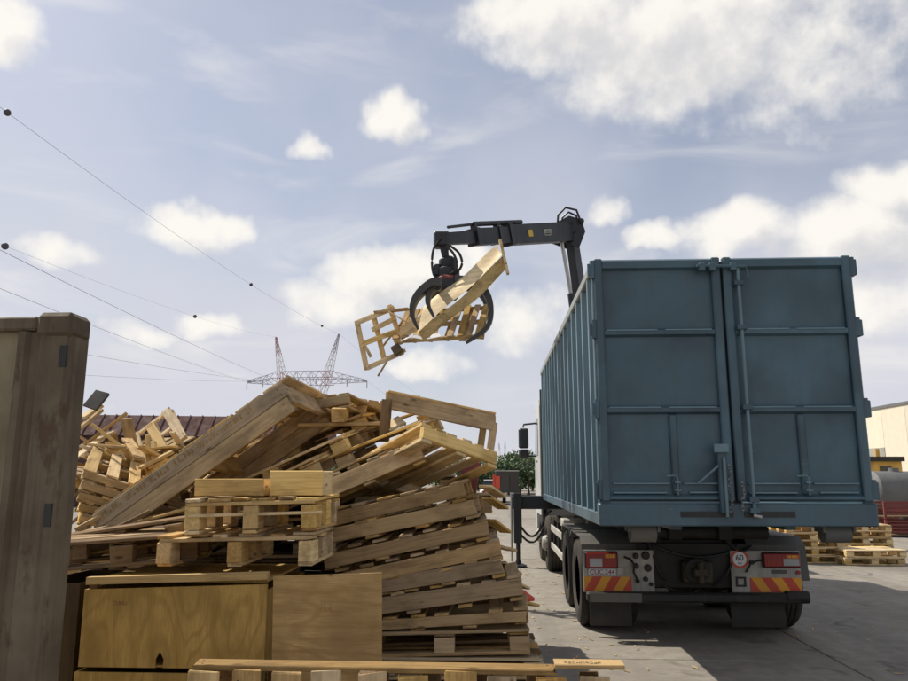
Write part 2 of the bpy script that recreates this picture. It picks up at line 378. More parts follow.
def concrete(name, world_space):
    m, nt, b = newmat(name); t = NT(nt)
    tc = t.n('ShaderNodeNewGeometry'); pos = tc.outputs['Position']
    n1 = t.noise(pos, .55, 7, .62); n2 = t.noise(pos, 5.5, 6, .65); n3 = t.noise(pos, 60, 3, .6)
    c = t.ramp(n1, [(.3, (.20, .178, .148)), (.5, (.275, .25, .21)), (.72, (.33, .305, .26))])
    c = t.mix(t.ramp(n2, [(.36, .6), (.6, 0.0)]), c, (.18, .16, .135))
    c = t.mix(t.ramp(n3, [(.3, .35), (.55, 0.0)]), c, (.13, .12, .10))
    mp = t.n('ShaderNodeMapping'); mp.inputs['Scale'].default_value = (1.6, .09, 1); t.l(pos, mp.inputs[0])
    c = t.mix(t.ramp(t.noise(mp.outputs[0], 1.0, 5, .6), [(.5, 0.0), (.68, .5)]), c, (.15, .135, .115))     # tyre tracks
    c = t.mix(t.ramp(t.noise(pos, 1.7, 3, .5, .8), [(.62, 0.0), (.70, .7)]), c, (.10, .09, .08))            # old oil spots
    oi = t.n('ShaderNodeObjectInfo'); hs = t.n('ShaderNodeHueSaturation'); t.l(c, hs.inputs['Color'])
    mr = t.n('ShaderNodeMapRange'); t.l(oi.outputs['Random'], mr.inputs[0]); mr.inputs[3].default_value = .92; mr.inputs[4].default_value = 1.07; t.l(mr.outputs[0], hs.inputs['Value'])
    t.l(hs.outputs[0], b.inputs['Base Color']); b.inputs['Roughness'].default_value = .85; b.inputs['Specular IOR Level'].default_value = .3
    t.bump(n3, .35, .006, b)
concrete('concrete', True)
def leafmat(name, a, c2):
    m, nt, b = newmat(name); t = NT(nt)
    g = t.n('ShaderNodeNewGeometry'); c = t.ramp(g.outputs['Random Per Island'], [(0, a), (1, c2)])
    t.l(c, b.inputs['Base Color']); b.inputs['Roughness'].default_value = .6
leafmat('leaf_a', (.06, .11, .025), (.12, .18, .05)); leafmat('leaf_b', (.035, .075, .022), (.08, .125, .04))
leafmat('weed', (.05, .09, .02), (.12, .15, .05))

# ------------------------------------------------------------------ ground
bm = bmesh.new(); bmesh.ops.create_grid(bm, x_segments=8, y_segments=8, size=1500)
me = bpy.data.meshes.new('ground'); bm.to_mesh(me); bm.free(); me.materials.append(MAT['concrete'])
ground = bpy.data.objects.new('ground', me); col.objects.link(ground); ground.location = (0, 0, -.03); ground['kind'] = 'structure'
slab_me = None
for i in range(-4, 9):
    for j in range(0, 12):
        if slab_me is None:
            q = MB(); q.cbox((0, 0, -.02), (3.988, 4.988, .04), .006)
            so = q.build('concrete_slab', 'concrete', ground, org=(0, 0, 0)); slab_me = so.data
        else:
            so = bpy.data.objects.new('concrete_slab', slab_me); col.objects.link(so); so.parent = ground
        so.location = (i * 4 + 1.3, j * 5 + .2, .03 + random.uniform(-.001, .001))

# ------------------------------------------------------------------ roll-off container
X0, X1, Y0, Y1, Z0, Z1 = 1.01, 3.53, 7.15, 15.0, 1.29, 3.86
XC = (X0 + X1) / 2
box = thing('roll_off_container', 'tall blue steel roll-off container with ribbed side and two rear doors', 'container', (XC, Y0, Z0))
W = .045
q = MB(); q.span((X0 + .06, Y0 + .12, Z0 + .10), (X1 - .06, Y1, Z0 + .16)); q.build('floor', 'steel_blue', box)
for xs in (X0 + .055, X1 - .055):
    q = MB(); q.span((xs - .003, Y0 + .1, Z0 + .05), (xs + .003, Y1, Z1 - .08)); q.build('side_wall', 'steel_blue', box)
q = MB(); q.span((X0 + .06, Y1 - .01, Z0 + .05), (X1 - .06, Y1 + .01, Z1 - .02)); q.build('front_wall', 'steel_blue', box)
for k, xs in enumerate((X0 + .04, X1 - .04)):
    q = MB(); q.span((xs - .05, Y0 + .02, Z1 - .10), (xs + .05, Y1 + .03, Z1 + .0), .012); q.build('top_rail', 'rail_dust' if k == 0 else 'steel_blue', box)
    q = MB(); q.span((xs - .045, Y0 + .1, Z0), (xs + .045, Y1, Z0 + .12), .01); q.build('bottom_rail', 'steel_blue', box)
rib0 = None
for sgn, xs in ((-1, X0 + .052), (1, X1 - .052)):
    for k in range(15):
        y = Y0 + .42 + k * (Y1 - Y0 - .55) / 14
        z0, z1 = Z0 + .02, Z1 - .09
        q = MB(); o = sgn * .055
        q.prism([(xs, y - .062, z0), (xs + o, y - .035, z0), (xs + o, y + .035, z0), (xs, y + .062, z0)], (0, 0, z1 - z0))
        q.build('rib', 'steel_blue_highlight', box)  # ribs in the paler blue: their sunlit look is put into the colour
# rear frame: posts, sill
for xs, s in ((X0, 1), (X1, -1)):
    q = MB(); q.span((xs, Y0 + .03, Z0 + .12), (xs + s * .10, Y0 + .14, Z1 - .002), .01); q.build('corner_post', 'steel_blue', box)
sill = MB(); sill.span((X0 - .01, Y0 + .005, Z0), (X1 + .01, Y0 + .16, Z0 + .21), .012); sill = sill.build('sill', 'steel_blue', box)
for a, b_ in ((XC - .52, XC - .04), (XC + .06, XC + .52)):
    q = MB(); q.span((a, Y0 - .004, Z0 + .085), (b_, Y0 + .012, Z0 + .135)); q.build('pin_slot_plate', 'black_plastic', sill)  # flat black plate, the slot's inner shade put into its colour
def door(xa, xb, sgn):
    """xa hinge side, xb meeting side"""
    d = MB(); lo, hi = min(xa, xb), max(xa, xb); zb, zt = Z0 + .225, Z1 + .015
    d.span((lo + .02, Y0 + .052, zb), (hi - .02, Y0 + .062, zt - .02)); d = d.build('door', 'steel_blue', box)
    f = .085
    def bar(name, a, b_, m='steel_blue', pr=0.0):
        q = MB(); q.span((a[0], Y0 - pr, a[1]), (b_[0], Y0 + .06, b_[1]), .012); return q.build(name, m, d)
    bar('stile', (lo, zb), (lo + f, zt)); bar('stile', (hi - f, zb), (hi, zt))
    for z, h in ((zt - .12, .12), (zb + (zt - zb) * .665, .09), (zb + (zt - zb) * .345, .09), (zb, .07)):
        q = MB(); q.prism([(lo + f + .001, Y0 + .055, z), (lo + f + .001, Y0 + .008, z + .022), (lo + f + .001, Y0 + .008, z + h - .026), (lo + f + .001, Y0 + .055, z + h)], (hi - lo - 2 * f - .002, 0, 0)); q.build('cross_rail', 'steel_blue', d)
        for wa, wb in ((.02, .48), (.55, .97)):
            if z + h < zt - .01 and z > zb: q = MB(); q.span((lo + f + (hi - lo - 2 * f) * wa, Y0 + .002, z + h - .030), (lo + f + (hi - lo - 2 * f) * wb, Y0 + .0075, z + h - .018)); q.build('weld_highlight_bar', 'steel_blue_highlight', d)  # pale strip: worn edge paint plus its sky highlight, put into the colour
    xm = lo + (hi - lo) * (.57 if sgn < 0 else .52)
    bar('mid_rib', (xm - .035, zb + .071), (xm + .035, zb + (zt - zb) * .345 - .001), pr=-.016)
    # low ledge lines, welded flat bars
    for a, b_, z in ((lo + f + .03, xm - .06, zb + .16), (xm + .07, hi - f - .03, zb + .16), (lo + f + .03, xm - .09, zb + .075), (xm + .12, hi - f - .04, zb + .078)):
        q = MB(); q.span((a, Y0 + .018, z), (b_, Y0 + .053, z + .012)); q.build('weld_highlight_bar', 'steel_blue_highlight', d)
    # hinges
    for z in (zb + .02, zb + (zt - zb) * .33, zb + (zt - zb) * .66, zt - .20):
        q = MB(); q.cyl((xa - sgn * -.012, Y0 + .02, z), (xa - sgn * -.012, Y0 + .02, z + .18), .026, 10)
        q.span((xa - .06, Y0 + .012, z + .03), (xa + .06, Y0 + .03, z + .15)) if sgn < 0 else q.span((xa - .03, Y0 - .0, z), (xa + .055, Y0 + .1, z + .16), .008)
        q.build('hinge', 'steel_blue', d, True)
    # little pad eye and hook on the mid rib
    q = MB(); q.tube([(xm - .10, Y0 - .03, zb + .235), (xm - .02, Y0 - .035, zb + .24), (xm, Y0 - .035, zb + .22), (xm, Y0 - .035, zb + .06)], .008, 6)
    q.span((xm - .025, Y0 - .04, zb + .17), (xm + .025, Y0 + .02, zb + .185)); q.span((xm - .03, Y0 - .04, zb + .10), (xm + .03, Y0 + .02, zb + .11)); q.build('hook', 'steel_blue_highlight', d)
    return d
dl = door(X0 + .015, XC - .012, -1); dr = door(X1 - .015, XC + .012, 1)
zb, zt = Z0 + .225, Z1 + .015
q = MB(); q.span((XC - .06, Y0 + .066, zb - .2), (XC + .06, Y0 + .10, zt - .03)); q.build('gap_light_stop', 'black_plastic', box)  # strip added behind the door gap to keep daylight from showing through
# lock bar with clamps on the right door
xl = XC + .145
q = MB(); q.cyl((xl, Y0 - .03, Z0 + .10), (xl, Y0 - .03, zt - .12), .017, 10); q.build('lock_bar', 'steel_blue_highlight', dr, True)
for z in (Z0 + .12, Z0 + .22, zb + .85, zb + 1.62, zt - .30):
    q = MB(); q.span((xl - .045, Y0 - .055, z), (xl + .045, Y0 + .01, z + .05), .006); q.build('bar_clamp', 'steel_blue', dr)
q = MB(); q.tube([(xl - .02, Y0 - .05, Z0 + .105), (xl + .05, Y0 - .06, Z0 + .09)], .016, 8); q.build('bar_foot', 'steel_bare', dr, True)
def chain(x, z0, z1, par):
    q = MB(); n = int((z0 - z1) / .032)
    for k in range(n):
        z = z0 - k * (z0 - z1) / n; c = Vector((x + .012 * math.sin(k * .9), Y0 - .025 - .004 * (k % 2), z)); a = R(90) * (k % 2) + .3
        dx = Vector((math.cos(a), math.sin(a), 0)) * .011
        q.tube([c + dx + Vector((0, 0, .012)), c + Vector((0, 0, .021)), c - dx + Vector((0, 0, .012)), c - dx - Vector((0, 0, .012)), c - Vector((0, 0, .021)), c + dx - Vector((0, 0, .012)), c + dx + Vector((0, 0, .012))], .0042, 5)
    return q.build('chain', 'steel_bare', par, True)
chain(XC + .05, zb + .16, Z0 + .13, dr)
# left door: lever lock case, brace, handle
xl = XC - .115
q = MB(); q.span((xl - .05, Y0 - .05, Z0 + .12), (xl + .03, Y0 - .002, zb + .52), .01); q.build('lock_case', 'steel_blue', dl)
q = MB(); q.span((xl - .085, Y0 - .075, zb + .45), (xl + .05, Y0 - .052, zb + .53), .006); q.build('lock_keeper', 'steel_blue_highlight', dl)
q = MB(); q.tube([(xl - .23, Y0 - .01, zb + .17), (xl - .05, Y0 - .055, zb + .33)], .011, 6); q.build('brace', 'steel_blue_highlight', dl)
q = MB(); q.cyl((xl + .0, Y0 - .065, Z0 + .09), (xl + .0, Y0 - .065, zb + .40), .014, 8); q.build('lock_rod', 'steel_blue_highlight', dl, True)
chain(xl + .055, zb + .32, Z0 + .12, dl)
# latch across the tops
q = MB(); q.tube([(XC - .25, Y0 - .045, zt - .10), (XC + .22, Y0 - .045, zt - .115), (XC + .23, Y0 - .045, zt - .24)], .016, 8)
for x in (XC - .20, XC - .10, XC + .10): q.span((x - .03, Y0 - .06, zt - .15), (x + .03, Y0 - .002, zt - .07), .006)
q.build('top_latch', 'steel_blue', dr)
for x in (X0 + .30, X1 - .42):
    q = MB(); q.cyl((x, Y0 + .22, Z0 - .065), (x + .24, Y0 + .22, Z0 - .065), .095, 18)
    q.span((x - .03, Y0 + .12, Z0 - .06), (x - .005, Y0 + .32, Z0 + .0)); q.span((x + .245, Y0 + .12, Z0 - .06), (x + .27, Y0 + .32, Z0 + .0)); q.build('roller', 'mudguard', box, True)
for x in (XC - .53, XC + .53):
    q = MB(); q.span((x - .05, Y0 + .165, Z0 - .04), (x + .05, Y1 - .1, Z0 + .099)); q.build('runner', 'steel_blue', box)

# ------------------------------------------------------------------ truck
TR = 8.70                                     # rear lamps
truck = thing('hook_lift_truck', 'white cabbed truck with dark chassis carrying the blue container', 'truck', (XC, TR, 0))
for x in (XC - .40, XC + .40):
    q = MB(); q.span((x - .04, TR + .1, .80), (x + .04, 17.2, 1.06), .008); q.build('chassis_rail', 'chassis', truck)
    q = MB(); q.span((x - .075 + (.13 if x < XC else -.13), TR - .25, 1.065), (x + .075 + (.13 if x < XC else -.13), 15.1, 1.235), .01); q.build('hook_frame_rail', 'chassis', truck)
for y in (TR + .15, 9.9, 11.6, 13.4, 15.3):
    q = MB(); q.span((XC - .358, y, .84), (XC + .358, y + .12, 1.03)); q.build('cross_member', 'chassis', truck)
q = MB(); q.span((XC - .62, TR + .06, .52), (XC + .62, TR + .09, 1.0), .006); q.build('rear_plate', 'chassis', truck)
q = MB(); q.cyl((XC - .75, TR - .12, 1.14), (XC + .75, TR - .12, 1.14), .075, 16); q.build('tipping_roller', 'chassis', truck, True)
# tow coupling
q = MB(); q.cbox((XC, TR - .0, .70), (.34, .12, .24), .02); q.cyl((XC, TR - .16, .60), (XC, TR - .16, .82), .035, 10); q.cbox((XC, TR - .12, .71), (.16, .14, .10), .02); q.build('tow_coupling', 'coupling_yellow', truck, True)
q = MB(); q.lathe((XC - .02, TR - .02, .72), (0, -1, 0), [(.10, -.02), (.14, .05), (.13, .07), (.09, .07)], 16); q.build('coupling_jaw', 'chassis', truck, True)
# air tanks, hook arm, boxes visible in the gap below
for y in (11.9, 12.4):
    q = MB(); q.lathe((XC - .85, y, .72), (0, 1, 0), [(.02, 0), (.12, .02), (.14, .06), (.14, .40), (.12, .44), (.02, .46)], 16); q.build('air_tank', 'chassis', truck, True)
q = MB(); q.cbox((1.30, 11.45, .78), (.46, .62, .46), .02); q.build('battery_box', 'chassis', truck)
q = MB(); q.lathe((XC + .9, 11.6, .74), (0, 1, 0), [(.05, 0), (.29, .02), (.31, .06), (.31, 1.24), (.29, 1.28), (.05, 1.3)], 20); q.build('fuel_tank', 'steel_bare', truck, True)
q = MB(); q.span((1.04, 11.25, 1.0), (1.34, 11.7, 1.12), .01); q.build('tool_lid', 'plate_white', truck)
for z in (.50, .80):
    q = MB(); q.span((1.03, 11.35, z), (1.06, 13.55, z + .11), .01); q.build('side_guard', 'plate_white', truck)
for y in (11.6, 12.5, 13.3):
    q = MB(); q.span((1.062, y, .46), (1.10, y + .06, 1.0)); q.span((1.10, y, .9), (1.40, y + .06, .96)); q.build('guard_bracket', 'chassis', truck)

def wheel(xc, y, sgn, dual):
    """outer face at xc, sgn -1 = left side"""
    r, w = .505, .29
    def tyre(x0):
        t = MB(); s = sgn
        prof = [(.29, 0), (.315, -.012), (.41, -.022), (.47, -.012), (.497, .02), (r, .035)]
        for a in (.075, .13, .19): prof += [(r, a - .006), (r - .014, a - .005), (r - .014, a + .005), (r, a + .006)]
        prof += [(r, w - .035), (.497, w - .02), (.47, w + .012), (.41, w + .022), (.315, w + .012), (.29, w)]
        t.lathe((x0, y, r), (-s, 0, 0), prof, 40)
        return t
    t = tyre(xc).build('wheel', 'rubber', truck, True)
    for k in range(36):
        pass
    rm = MB(); dish = .11 if dual else -.01
    rm.lathe((xc, y, r), (-sgn, 0, 0), [(.295, .0), (.285, .012), (.265, .02), (.25, dish + .02), (.19, dish + .03), (.15, dish + .015), (.13, dish - .05), (.10, dish - .08), (.001, dish - .085)], 28); rm.build('rim', 'rim', t, True)
    nb = MB()
    for k in range(10):
        a = 2 * math.pi * k / 10; c = Vector((xc - sgn * (dish + .02), y + .17 * math.cos(a), r + .17 * math.sin(a))); nb.cyl(c, c + Vector((sgn * .035, 0, 0)), .014, 6)
    nb.build('wheel_nuts', 'chassis', t)
    if dual:
        t2 = tyre(xc - sgn * .335).build('wheel', 'rubber', truck, True)
        rm = MB(); rm.lathe((xc - sgn * .335, y, r), (-sgn, 0, 0), [(.295, 0), (.25, .12), (.08, .14), (.08, .25), (.25, .26), (.295, .29)], 24); rm.build('rim', 'rim', t2, True)
AX = [(9.42, True), (10.76, True), (14.55, False), (16.35, False)]
for y, dual in AX:
    wheel(1.03, y, -1, dual); wheel(X1 - .03, y, 1, dual)
    q = MB(); q.cyl((1.2, y, .505), (X1 - .2, y, .505), .085, 12); q.lathe((XC, y - .2, .505), (0, 1, 0), [(.02, 0), (.16, .05), (.2, .2), (.16, .35), (.02, .4)], 16); q.build('axle', 'chassis', truck, True)
# mudguards: flat topped, one long panel each side over the rear pair
for xa, xb in ((1.015, 1.66), (2.88, 3.525)):
    q = MB(); pts = [(8.78, .62), (8.83, .98), (8.98, 1.07), (9.9, 1.075), (10.1, .98), (10.25, 1.07), (11.15, 1.07), (11.30, .98), (11.36, .70)]
    for (a, za), (b_, zb_) in zip(pts, pts[1:]):
        q.add([(xa, a, za), (xb, a, za), (xb, b_, zb_), (xa, b_, zb_), (xa, a, za - .02), (xb, a, za - .02), (xb, b_, zb_ - .02), (xa, b_, zb_ - .02)], [(0, 1, 2, 3), (7, 6, 5, 4), (0, 3, 7, 4), (1, 5, 6, 2), (0, 4, 5, 1), (3, 2, 6, 7)])
    q.build('mudguard', 'mudguard', truck)
for xa, xb in ((1.08, 1.54), (2.63, 3.22)):
    q = MB(); n = 9
    for k in range(n):
        za, zb_ = .38 - k * .03, .38 - (k + 1) * .03; ya, yb = 8.74 + .012 * math.sin(k * .8), 8.74 + .012 * math.sin((k + 1) * .8)
        q.add([(xa, ya, za), (xb, ya, za), (xb, yb, zb_), (xa, yb, zb_), (xa, ya + .012, za), (xb, ya + .012, za), (xb, yb + .012, zb_), (xa, yb + .012, zb_)], [(0, 1, 2, 3), (7, 6, 5, 4), (0, 3, 7, 4), (1, 5, 6, 2)])
    q.build('mudflap', 'flap', truck)
q = MB(); q.span((1.03, TR - .16, P(600, 602.5, Y=TR - .16).z), (P(800, 598, Y=TR - .1).x, TR - .05, P(600, 592.5, Y=TR - .16).z), .02); q.build('underrun_bar', 'chassis', truck)
q = MB(); q.span((1.06, TR - .17, P(600, 602, Y=TR - .16).z), (1.62, TR - .162, P(600, 593, Y=TR - .16).z)); q.build('bumper_pad', 'mudguard', truck, label='dusty grey pad on the left half of the bumper')
q = MB(); q.cyl((P(786, 598, Y=TR - .1).x, TR - .105, P(800, 598, Y=TR - .16).z), (P(808, 598, Y=TR - .1).x, TR - .105, P(800, 598, Y=TR - .16).z), .066, 14); q.build('bumper_end', 'chassis', truck, True)
# rear boards
def board(x0, x1, z0, z1, name, mat, y=TR, t=.02, par=truck, label=None):
    q = MB(); q.span((x0, y, z0), (x1, y + t, z1), .003); return q.build(name, mat, par, label=label)
lb = board(1.015, 1.80, .475, .93, 'rear_board', 'plate_white')
rb = board(2.645, 3.405, .475, .93, 'rear_board', 'plate_white')
def chev(x0, x1, z0, z1, slant, par):
    """diagonal red and amber stripes cut at the board's ends"""
    w = (x1 - x0) / 5; sl = slant * w * .9; yy = TR - .006; k = -2
    def clip(poly):
        def cut(p, f, lim, s):
            out = []
            for i in range(len(p)):
                a, b_ = p[i], p[(i + 1) % len(p)]; ia, ib = s * a[0] <= s * lim, s * b_[0] <= s * lim
                if ia: out.append(a)
                if ia != ib:
                    tt = (lim - a[0]) / (b_[0] - a[0]); out.append((lim, a[1] + (b_[1] - a[1]) * tt))
            return out
        p = cut(poly, 0, x1, 1); return cut(p, 0, x0, -1) if p else p
    while k < 8:
        a = x0 + k * w
        poly = clip([(a, z0), (a + w, z0), (a + w + sl, z1), (a + sl, z1)])
        if len(poly) >= 3:
            q = MB(); q.prism([(px, yy, pz) for px, pz in poly], (0, .005, 0)); q.build('stripe', 'paint_red' if k % 2 == 0 else 'paint_amber', par)
        k += 1
chev(1.02, 1.545, .49, .642, 1, lb); chev(2.845, 3.40, .49, .642, -1, rb)
def lamp(x0, x1, z0, z1, par, split):
    q = MB(); q.span((x0 - .012, TR - .045, z0 - .012), (x1 + .012, TR - .002, z1 + .012), .012); h = q.build('lamp_housing', 'black_plastic', par)
    q = MB(); q.span((x0, TR - .062, z0), (x1, TR - .046, z1), .007); q.build('lens_red', 'lamp_red', par)
    a, b_ = split; q = MB(); q.span((a, TR - .066, z0 + .012), (b_, TR - .0625, z0 + (z1 - z0) * .62), .0015); q.build('lens_clear', 'lamp_clear', par)
    q = MB()
    for i in range(1, 12): x_ = x0 + (x1 - x0) * i / 12; q.span((x_ - .0025, TR - .0655, z0 + .01), (x_ + .0025, TR - .0621, z1 - .01))
    q.build('lens_ribs', 'lamp_red', par)
    q = MB(); q.span((x0 + (x1 - x0) * .62, TR - .0645, z0 + (z1 - z0) * .66), (x1 - .02, TR - .0622, z1 - .015)); q.build('lens_amber', 'paint_amber', par)
lamp(1.045, 1.385, .745, .905, lb, (1.08, 1.22)); lamp(2.995, 3.385, .765, .905, rb, (3.20, 3.37))

def text(s, loc, size, mat, par, rot=(R(90), 0, 0), depth=.0015, align='CENTER', name='lettering', sx=1.0):
    cu = bpy.data.curves.new(name, 'FONT'); cu.body = s; cu.size = size; cu.extrude = depth; cu.align_x = align; cu.align_y = 'CENTER'
    tmp = bpy.data.objects.new(name, cu); col.objects.link(tmp); dg = bpy.context.evaluated_depsgraph_get()
    me = bpy.data.meshes.new_from_object(tmp.evaluated_get(dg)); bpy.data.objects.remove(tmp); bpy.data.curves.remove(cu)
    me.materials.clear(); me.materials.append(MAT[mat]); o = bpy.data.objects.new(name, me); col.objects.link(o)
    o.parent = par; o.location = Vector(loc) - (worldloc(par) if par else Vector((0, 0, 0))); o.rotation_euler = rot; o.scale = (sx, 1, 1)
    return o
np_ = board(1.07, 1.375, .652, .732, 'number_plate', 'plastic_white', TR - .012, .01, lb)
text('CUC.244', (1.222, TR - .0145, .690), .072, 'ink_red', np_, name='plate_characters')
np2 = board(1.39, 1.50, .655, .74, 'registration_tag', 'plate_white', TR - .008, .006, lb)
# connectors on the left board
for cx, cz, r_ in ((1.60, .87, .032), (1.71, .875, .045), (1.60, .76, .03), (1.73, .74, .04), (1.70, .62, .026), (1.61, .60, .022), (1.76, .565, .02)):
    q = MB(); q.lathe((cx, TR - .002, cz), (0, -1, 0), [(r_, 0), (r_, .03), (r_ * .7, .035), (r_ * .7, .05), (.001, .052)], 14); q.build('connector', 'black_plastic', lb, True)
q = MB(); q.tube([(1.47, TR - .03, .86), (1.53, TR - .06, .84), (1.57, TR - .07, .78), (1.56, TR - .07, .70), (1.60, TR - .06, .62), (1.61, TR - .03, .58)], .013, 7); q.build('cable', 'black_plastic', lb, True)
# speed disc
dcx, dcz = 2.745, .84
q = MB(); q.lathe((dcx, TR - .001, dcz), (0, -1, 0), [(.098, 0), (.098, .004), (.001, .004)], 32); disc = q.build('speed_disc', 'paint_red', rb, label='round speed sticker with red rim')
q = MB(); q.lathe((dcx, TR - .0052, dcz), (0, -1, 0), [(.074, 0), (.074, .003), (.001, .003)], 32); q.build('disc_face', 'plastic_white', disc)
text('60', (dcx, TR - .0095, dcz + .012), .088, 'ink', disc, name='speed_number'); text('km', (dcx, TR - .0095, dcz - .044), .034, 'ink', disc, name='speed_unit')
q = MB()
for a, b_ in (((2.69, .545), (2.80, .565)), ((2.69, .63), (2.80, .65)), ((2.69, .566), (2.71, .629)), ((2.78, .566), (2.80, .629))): q.span((a[0], TR - .012, a[1]), (b_[0], TR - .001, b_[1]))
q.build('square_socket', 'black_plastic', rb)
q = MB(); q.tube([(2.80, TR - .02, .70), (2.86, TR - .03, .80), (2.93, TR - .035, .825), (3.0, TR - .03, .83)], .010, 6); q.cbox((2.87, TR - .02, .805), (.05, .03, .04), .006); q.build('cable', 'black_plastic', rb, True)
board(3.09, 3.25, .685, .725, 'maker_tag', 'mudguard', TR - .006, .005, rb)
q = MB(); q.cyl((3.37, TR - .001, .70), (3.37, TR - .03, .70), .02, 12); q.build('reflector', 'lamp_red', rb)
# clutter between the rails: hoses, brake chambers, cylinder
for k, (xa, za, xb, zb_) in enumerate(((1.75, 1.02, 1.95, .60), (1.8, .98, 2.7, .92), (2.75, 1.0, 2.45, .55), (1.9, .55, 2.6, .50), (2.62, 1.05, 2.9, .98))):
    q = MB(); pts = []
    for i in range(9):
        t_ = i / 8; pts.append((xa + (xb - xa) * t_, TR + .03 - .03 * math.sin(t_ * 3.1), za + (zb_ - za) * t_ - .09 * math.sin(t_ * math.pi)))
    q.tube(pts, .014, 7); q.build('air_hose', 'black_plastic', truck, True)
for x in (1.92, 2.60):
    q = MB(); q.lathe((x, 9.0, .66), (0, 1, 0), [(.02, 0), (.085, .01), (.09, .06), (.1, .08), (.09, .1), (.08, .2), (.02, .22)], 16); q.build('brake_chamber', 'chassis', truck, True)
q = MB(); q.cyl((XC - .1, 9.2, 1.02), (XC - .1, 13.5, 1.12), .08, 14); q.build('tilt_cylinder', 'chassis', truck, True)
# cab
cy0, cy1, cz0, cz1 = 15.75, 17.75, .95, 3.35
q = MB()
prof = [(cy0, cz0), (cy0, cz1 - .12), (cy0 + .15, cz1), (cy1 - .55, cz1 + .05), (cy1 - .10, cz0 + 1.15), (cy1, cz0 + .35), (cy1 - .02, cz0 - .35), (cy1 - .5, cz0 - .35), (cy1 - .55, cz0)]
xs = [(X0 - .0, .0), (X0 + .0, 0)]
q.prism([(X0 + .0, y, z) for y, z in prof], (X1 - X0, 0, 0)); cabo = q.build('cab', 'cab_white', truck)
for x, s in ((X0, -1), (X1, 1)):
    q = MB(); q.prism([(x + s * .004, cy0 + .62, cz0 + 1.25), (x + s * .004, cy0 + .62, cz1 - .35), (x + s * .004, cy1 - .68, cz1 - .35), (x + s * .004, cy1 - .33, cz0 + 1.25)], (s * .006, 0, 0)); q.build('side_window', 'glass_dark', cabo)
    q = MB(); q.tube([(x, cy1 - .45, 2.95), (x + s * .26, cy1 - .35, 2.93), (x + s * .28, cy1 - .35, 2.86)], .022, 8); q.tube([(x, cy1 - .42, 2.2), (x + s * .24, cy1 - .35, 2.2)], .02, 8); q.build('mirror_arm', 'black_plastic', cabo, True)
    q = MB(); q.cbox((x + s * .27, cy1 - .35, 2.61), (.23, .14, .46), .03); q.cbox((x + s * .27, cy1 - .35, 2.26), (.23, .14, .20), .03); mh = q.build('mirror_housing', 'black_plastic', cabo)
    q = MB(); q.span((x + s * .27 - .09, cy1 - .424, 2.42), (x + s * .27 + .09, cy1 - .421, 2.80)); q.build('mirror_glass', 'glass_dark', mh)
    q = MB(); q.span((x - .012, cy0 + .9, 2.05), (x + .012, cy0 + 1.08, 2.09), .004); q.build('door_handle', 'black_plastic', cabo)
    q = MB(); q.cyl((x + s * -.06, cy0 - .05, .6), (x + s * -.06, cy0 - .05, 3.55), .05, 12); q.build('air_intake', 'black_plastic', truck, True)
q = MB(); q.span((X0 + .12, cy0 + .1, cz1 + .02), (X1 - .12, cy0 + .9, cz1 + .22), .06); q.build('roof_fairing', 'cab_white', cabo)
q = MB(); q.prism([(X0 + .1, cy1 - .528, cz1 - .02), (X0 + .1, cy1 - .10, cz0 + 1.22), (X1 - .1, cy1 - .10, cz0 + 1.22), (X1 - .1, cy1 - .528, cz1 - .02)], (0, .012, .008)); q.build('windscreen', 'glass_dark', cabo)

# ------------------------------------------------------------------ loader crane between cab and container
CY = 15.38
crane = thing('loader_crane', 'black folding loader crane reaching from behind the truck cab towards the wood', 'crane', (2.2, CY, 1.07))
elbow = P(571, 232, Y=15.0); tip = P(443, 239, Y=11.6); foot = Vector((2.12, CY, 1.25)); head = Vector((2.12, CY, 3.35))
q = MB(); q.cbox((2.26, CY, 1.2), (1.5, .5, .28), .03); q.build('crane_base', 'crane_black', crane)
q = MB(); q.cyl(foot, (foot.x, foot.y, 2.2), .22, 20, .19); q.beam((foot.x, foot.y, 2.2), head, .34, .34, (0, 1, 0), .28, .28); q.build('column', 'crane_black', crane, True)
inner = (elbow - head); side = inner.cross(tip - elbow).normalized()
q = MB(); q.beam(head, elbow, .20, .30, inner.cross(side), .17, .24); q.build('inner_boom', 'crane_black', crane)
ibo = crane.children[-1]
mid = head + inner * .5
off = inner.cross(side).normalized()
if off.x > 0: off = -off
q = MB(); q.cyl(head + inner * .08 + off * .42, head + inner * .62 + off * .36, .075, 12); q.build('lift_cylinder', 'crane_black', crane, True)
q = MB(); q.cyl(head + inner * .60 + off * .362, elbow + (tip - elbow).normalized() * .42 + Vector((0, 0, -.18)), .04, 10); q.build('piston_rod', 'steel_bare', crane, True)
arm = tip - elbow; ad = arm.normalized(); aup = side
q = MB(); q.beam(elbow + ad * .10, elbow + arm * .56, .26, .40, (0, 0, 1), .24, .36); ob = q.build('outer_boom', 'crane_black', crane)
q = MB(); q.beam(elbow + arm * .561, elbow + arm * .80, .20, .29, (0, 0, 1)); q.build('boom_extension', 'crane_black', crane)
q = MB(); q.beam(elbow + arm * .801, tip, .15, .22, (0, 0, 1), .14, .19); q.build('boom_extension', 'crane_black', crane)
q = MB(); z_ = Vector((0, 0, 1)); q.cyl(elbow + arm * .45 + z_ * .25, elbow + arm * .80 + z_ * .24, .045, 10); q.cyl(elbow + arm * .80 + z_ * .24, elbow + arm * .97 + z_ * .2, .025, 8); q.build('extension_cylinder', 'crane_black', crane, True)
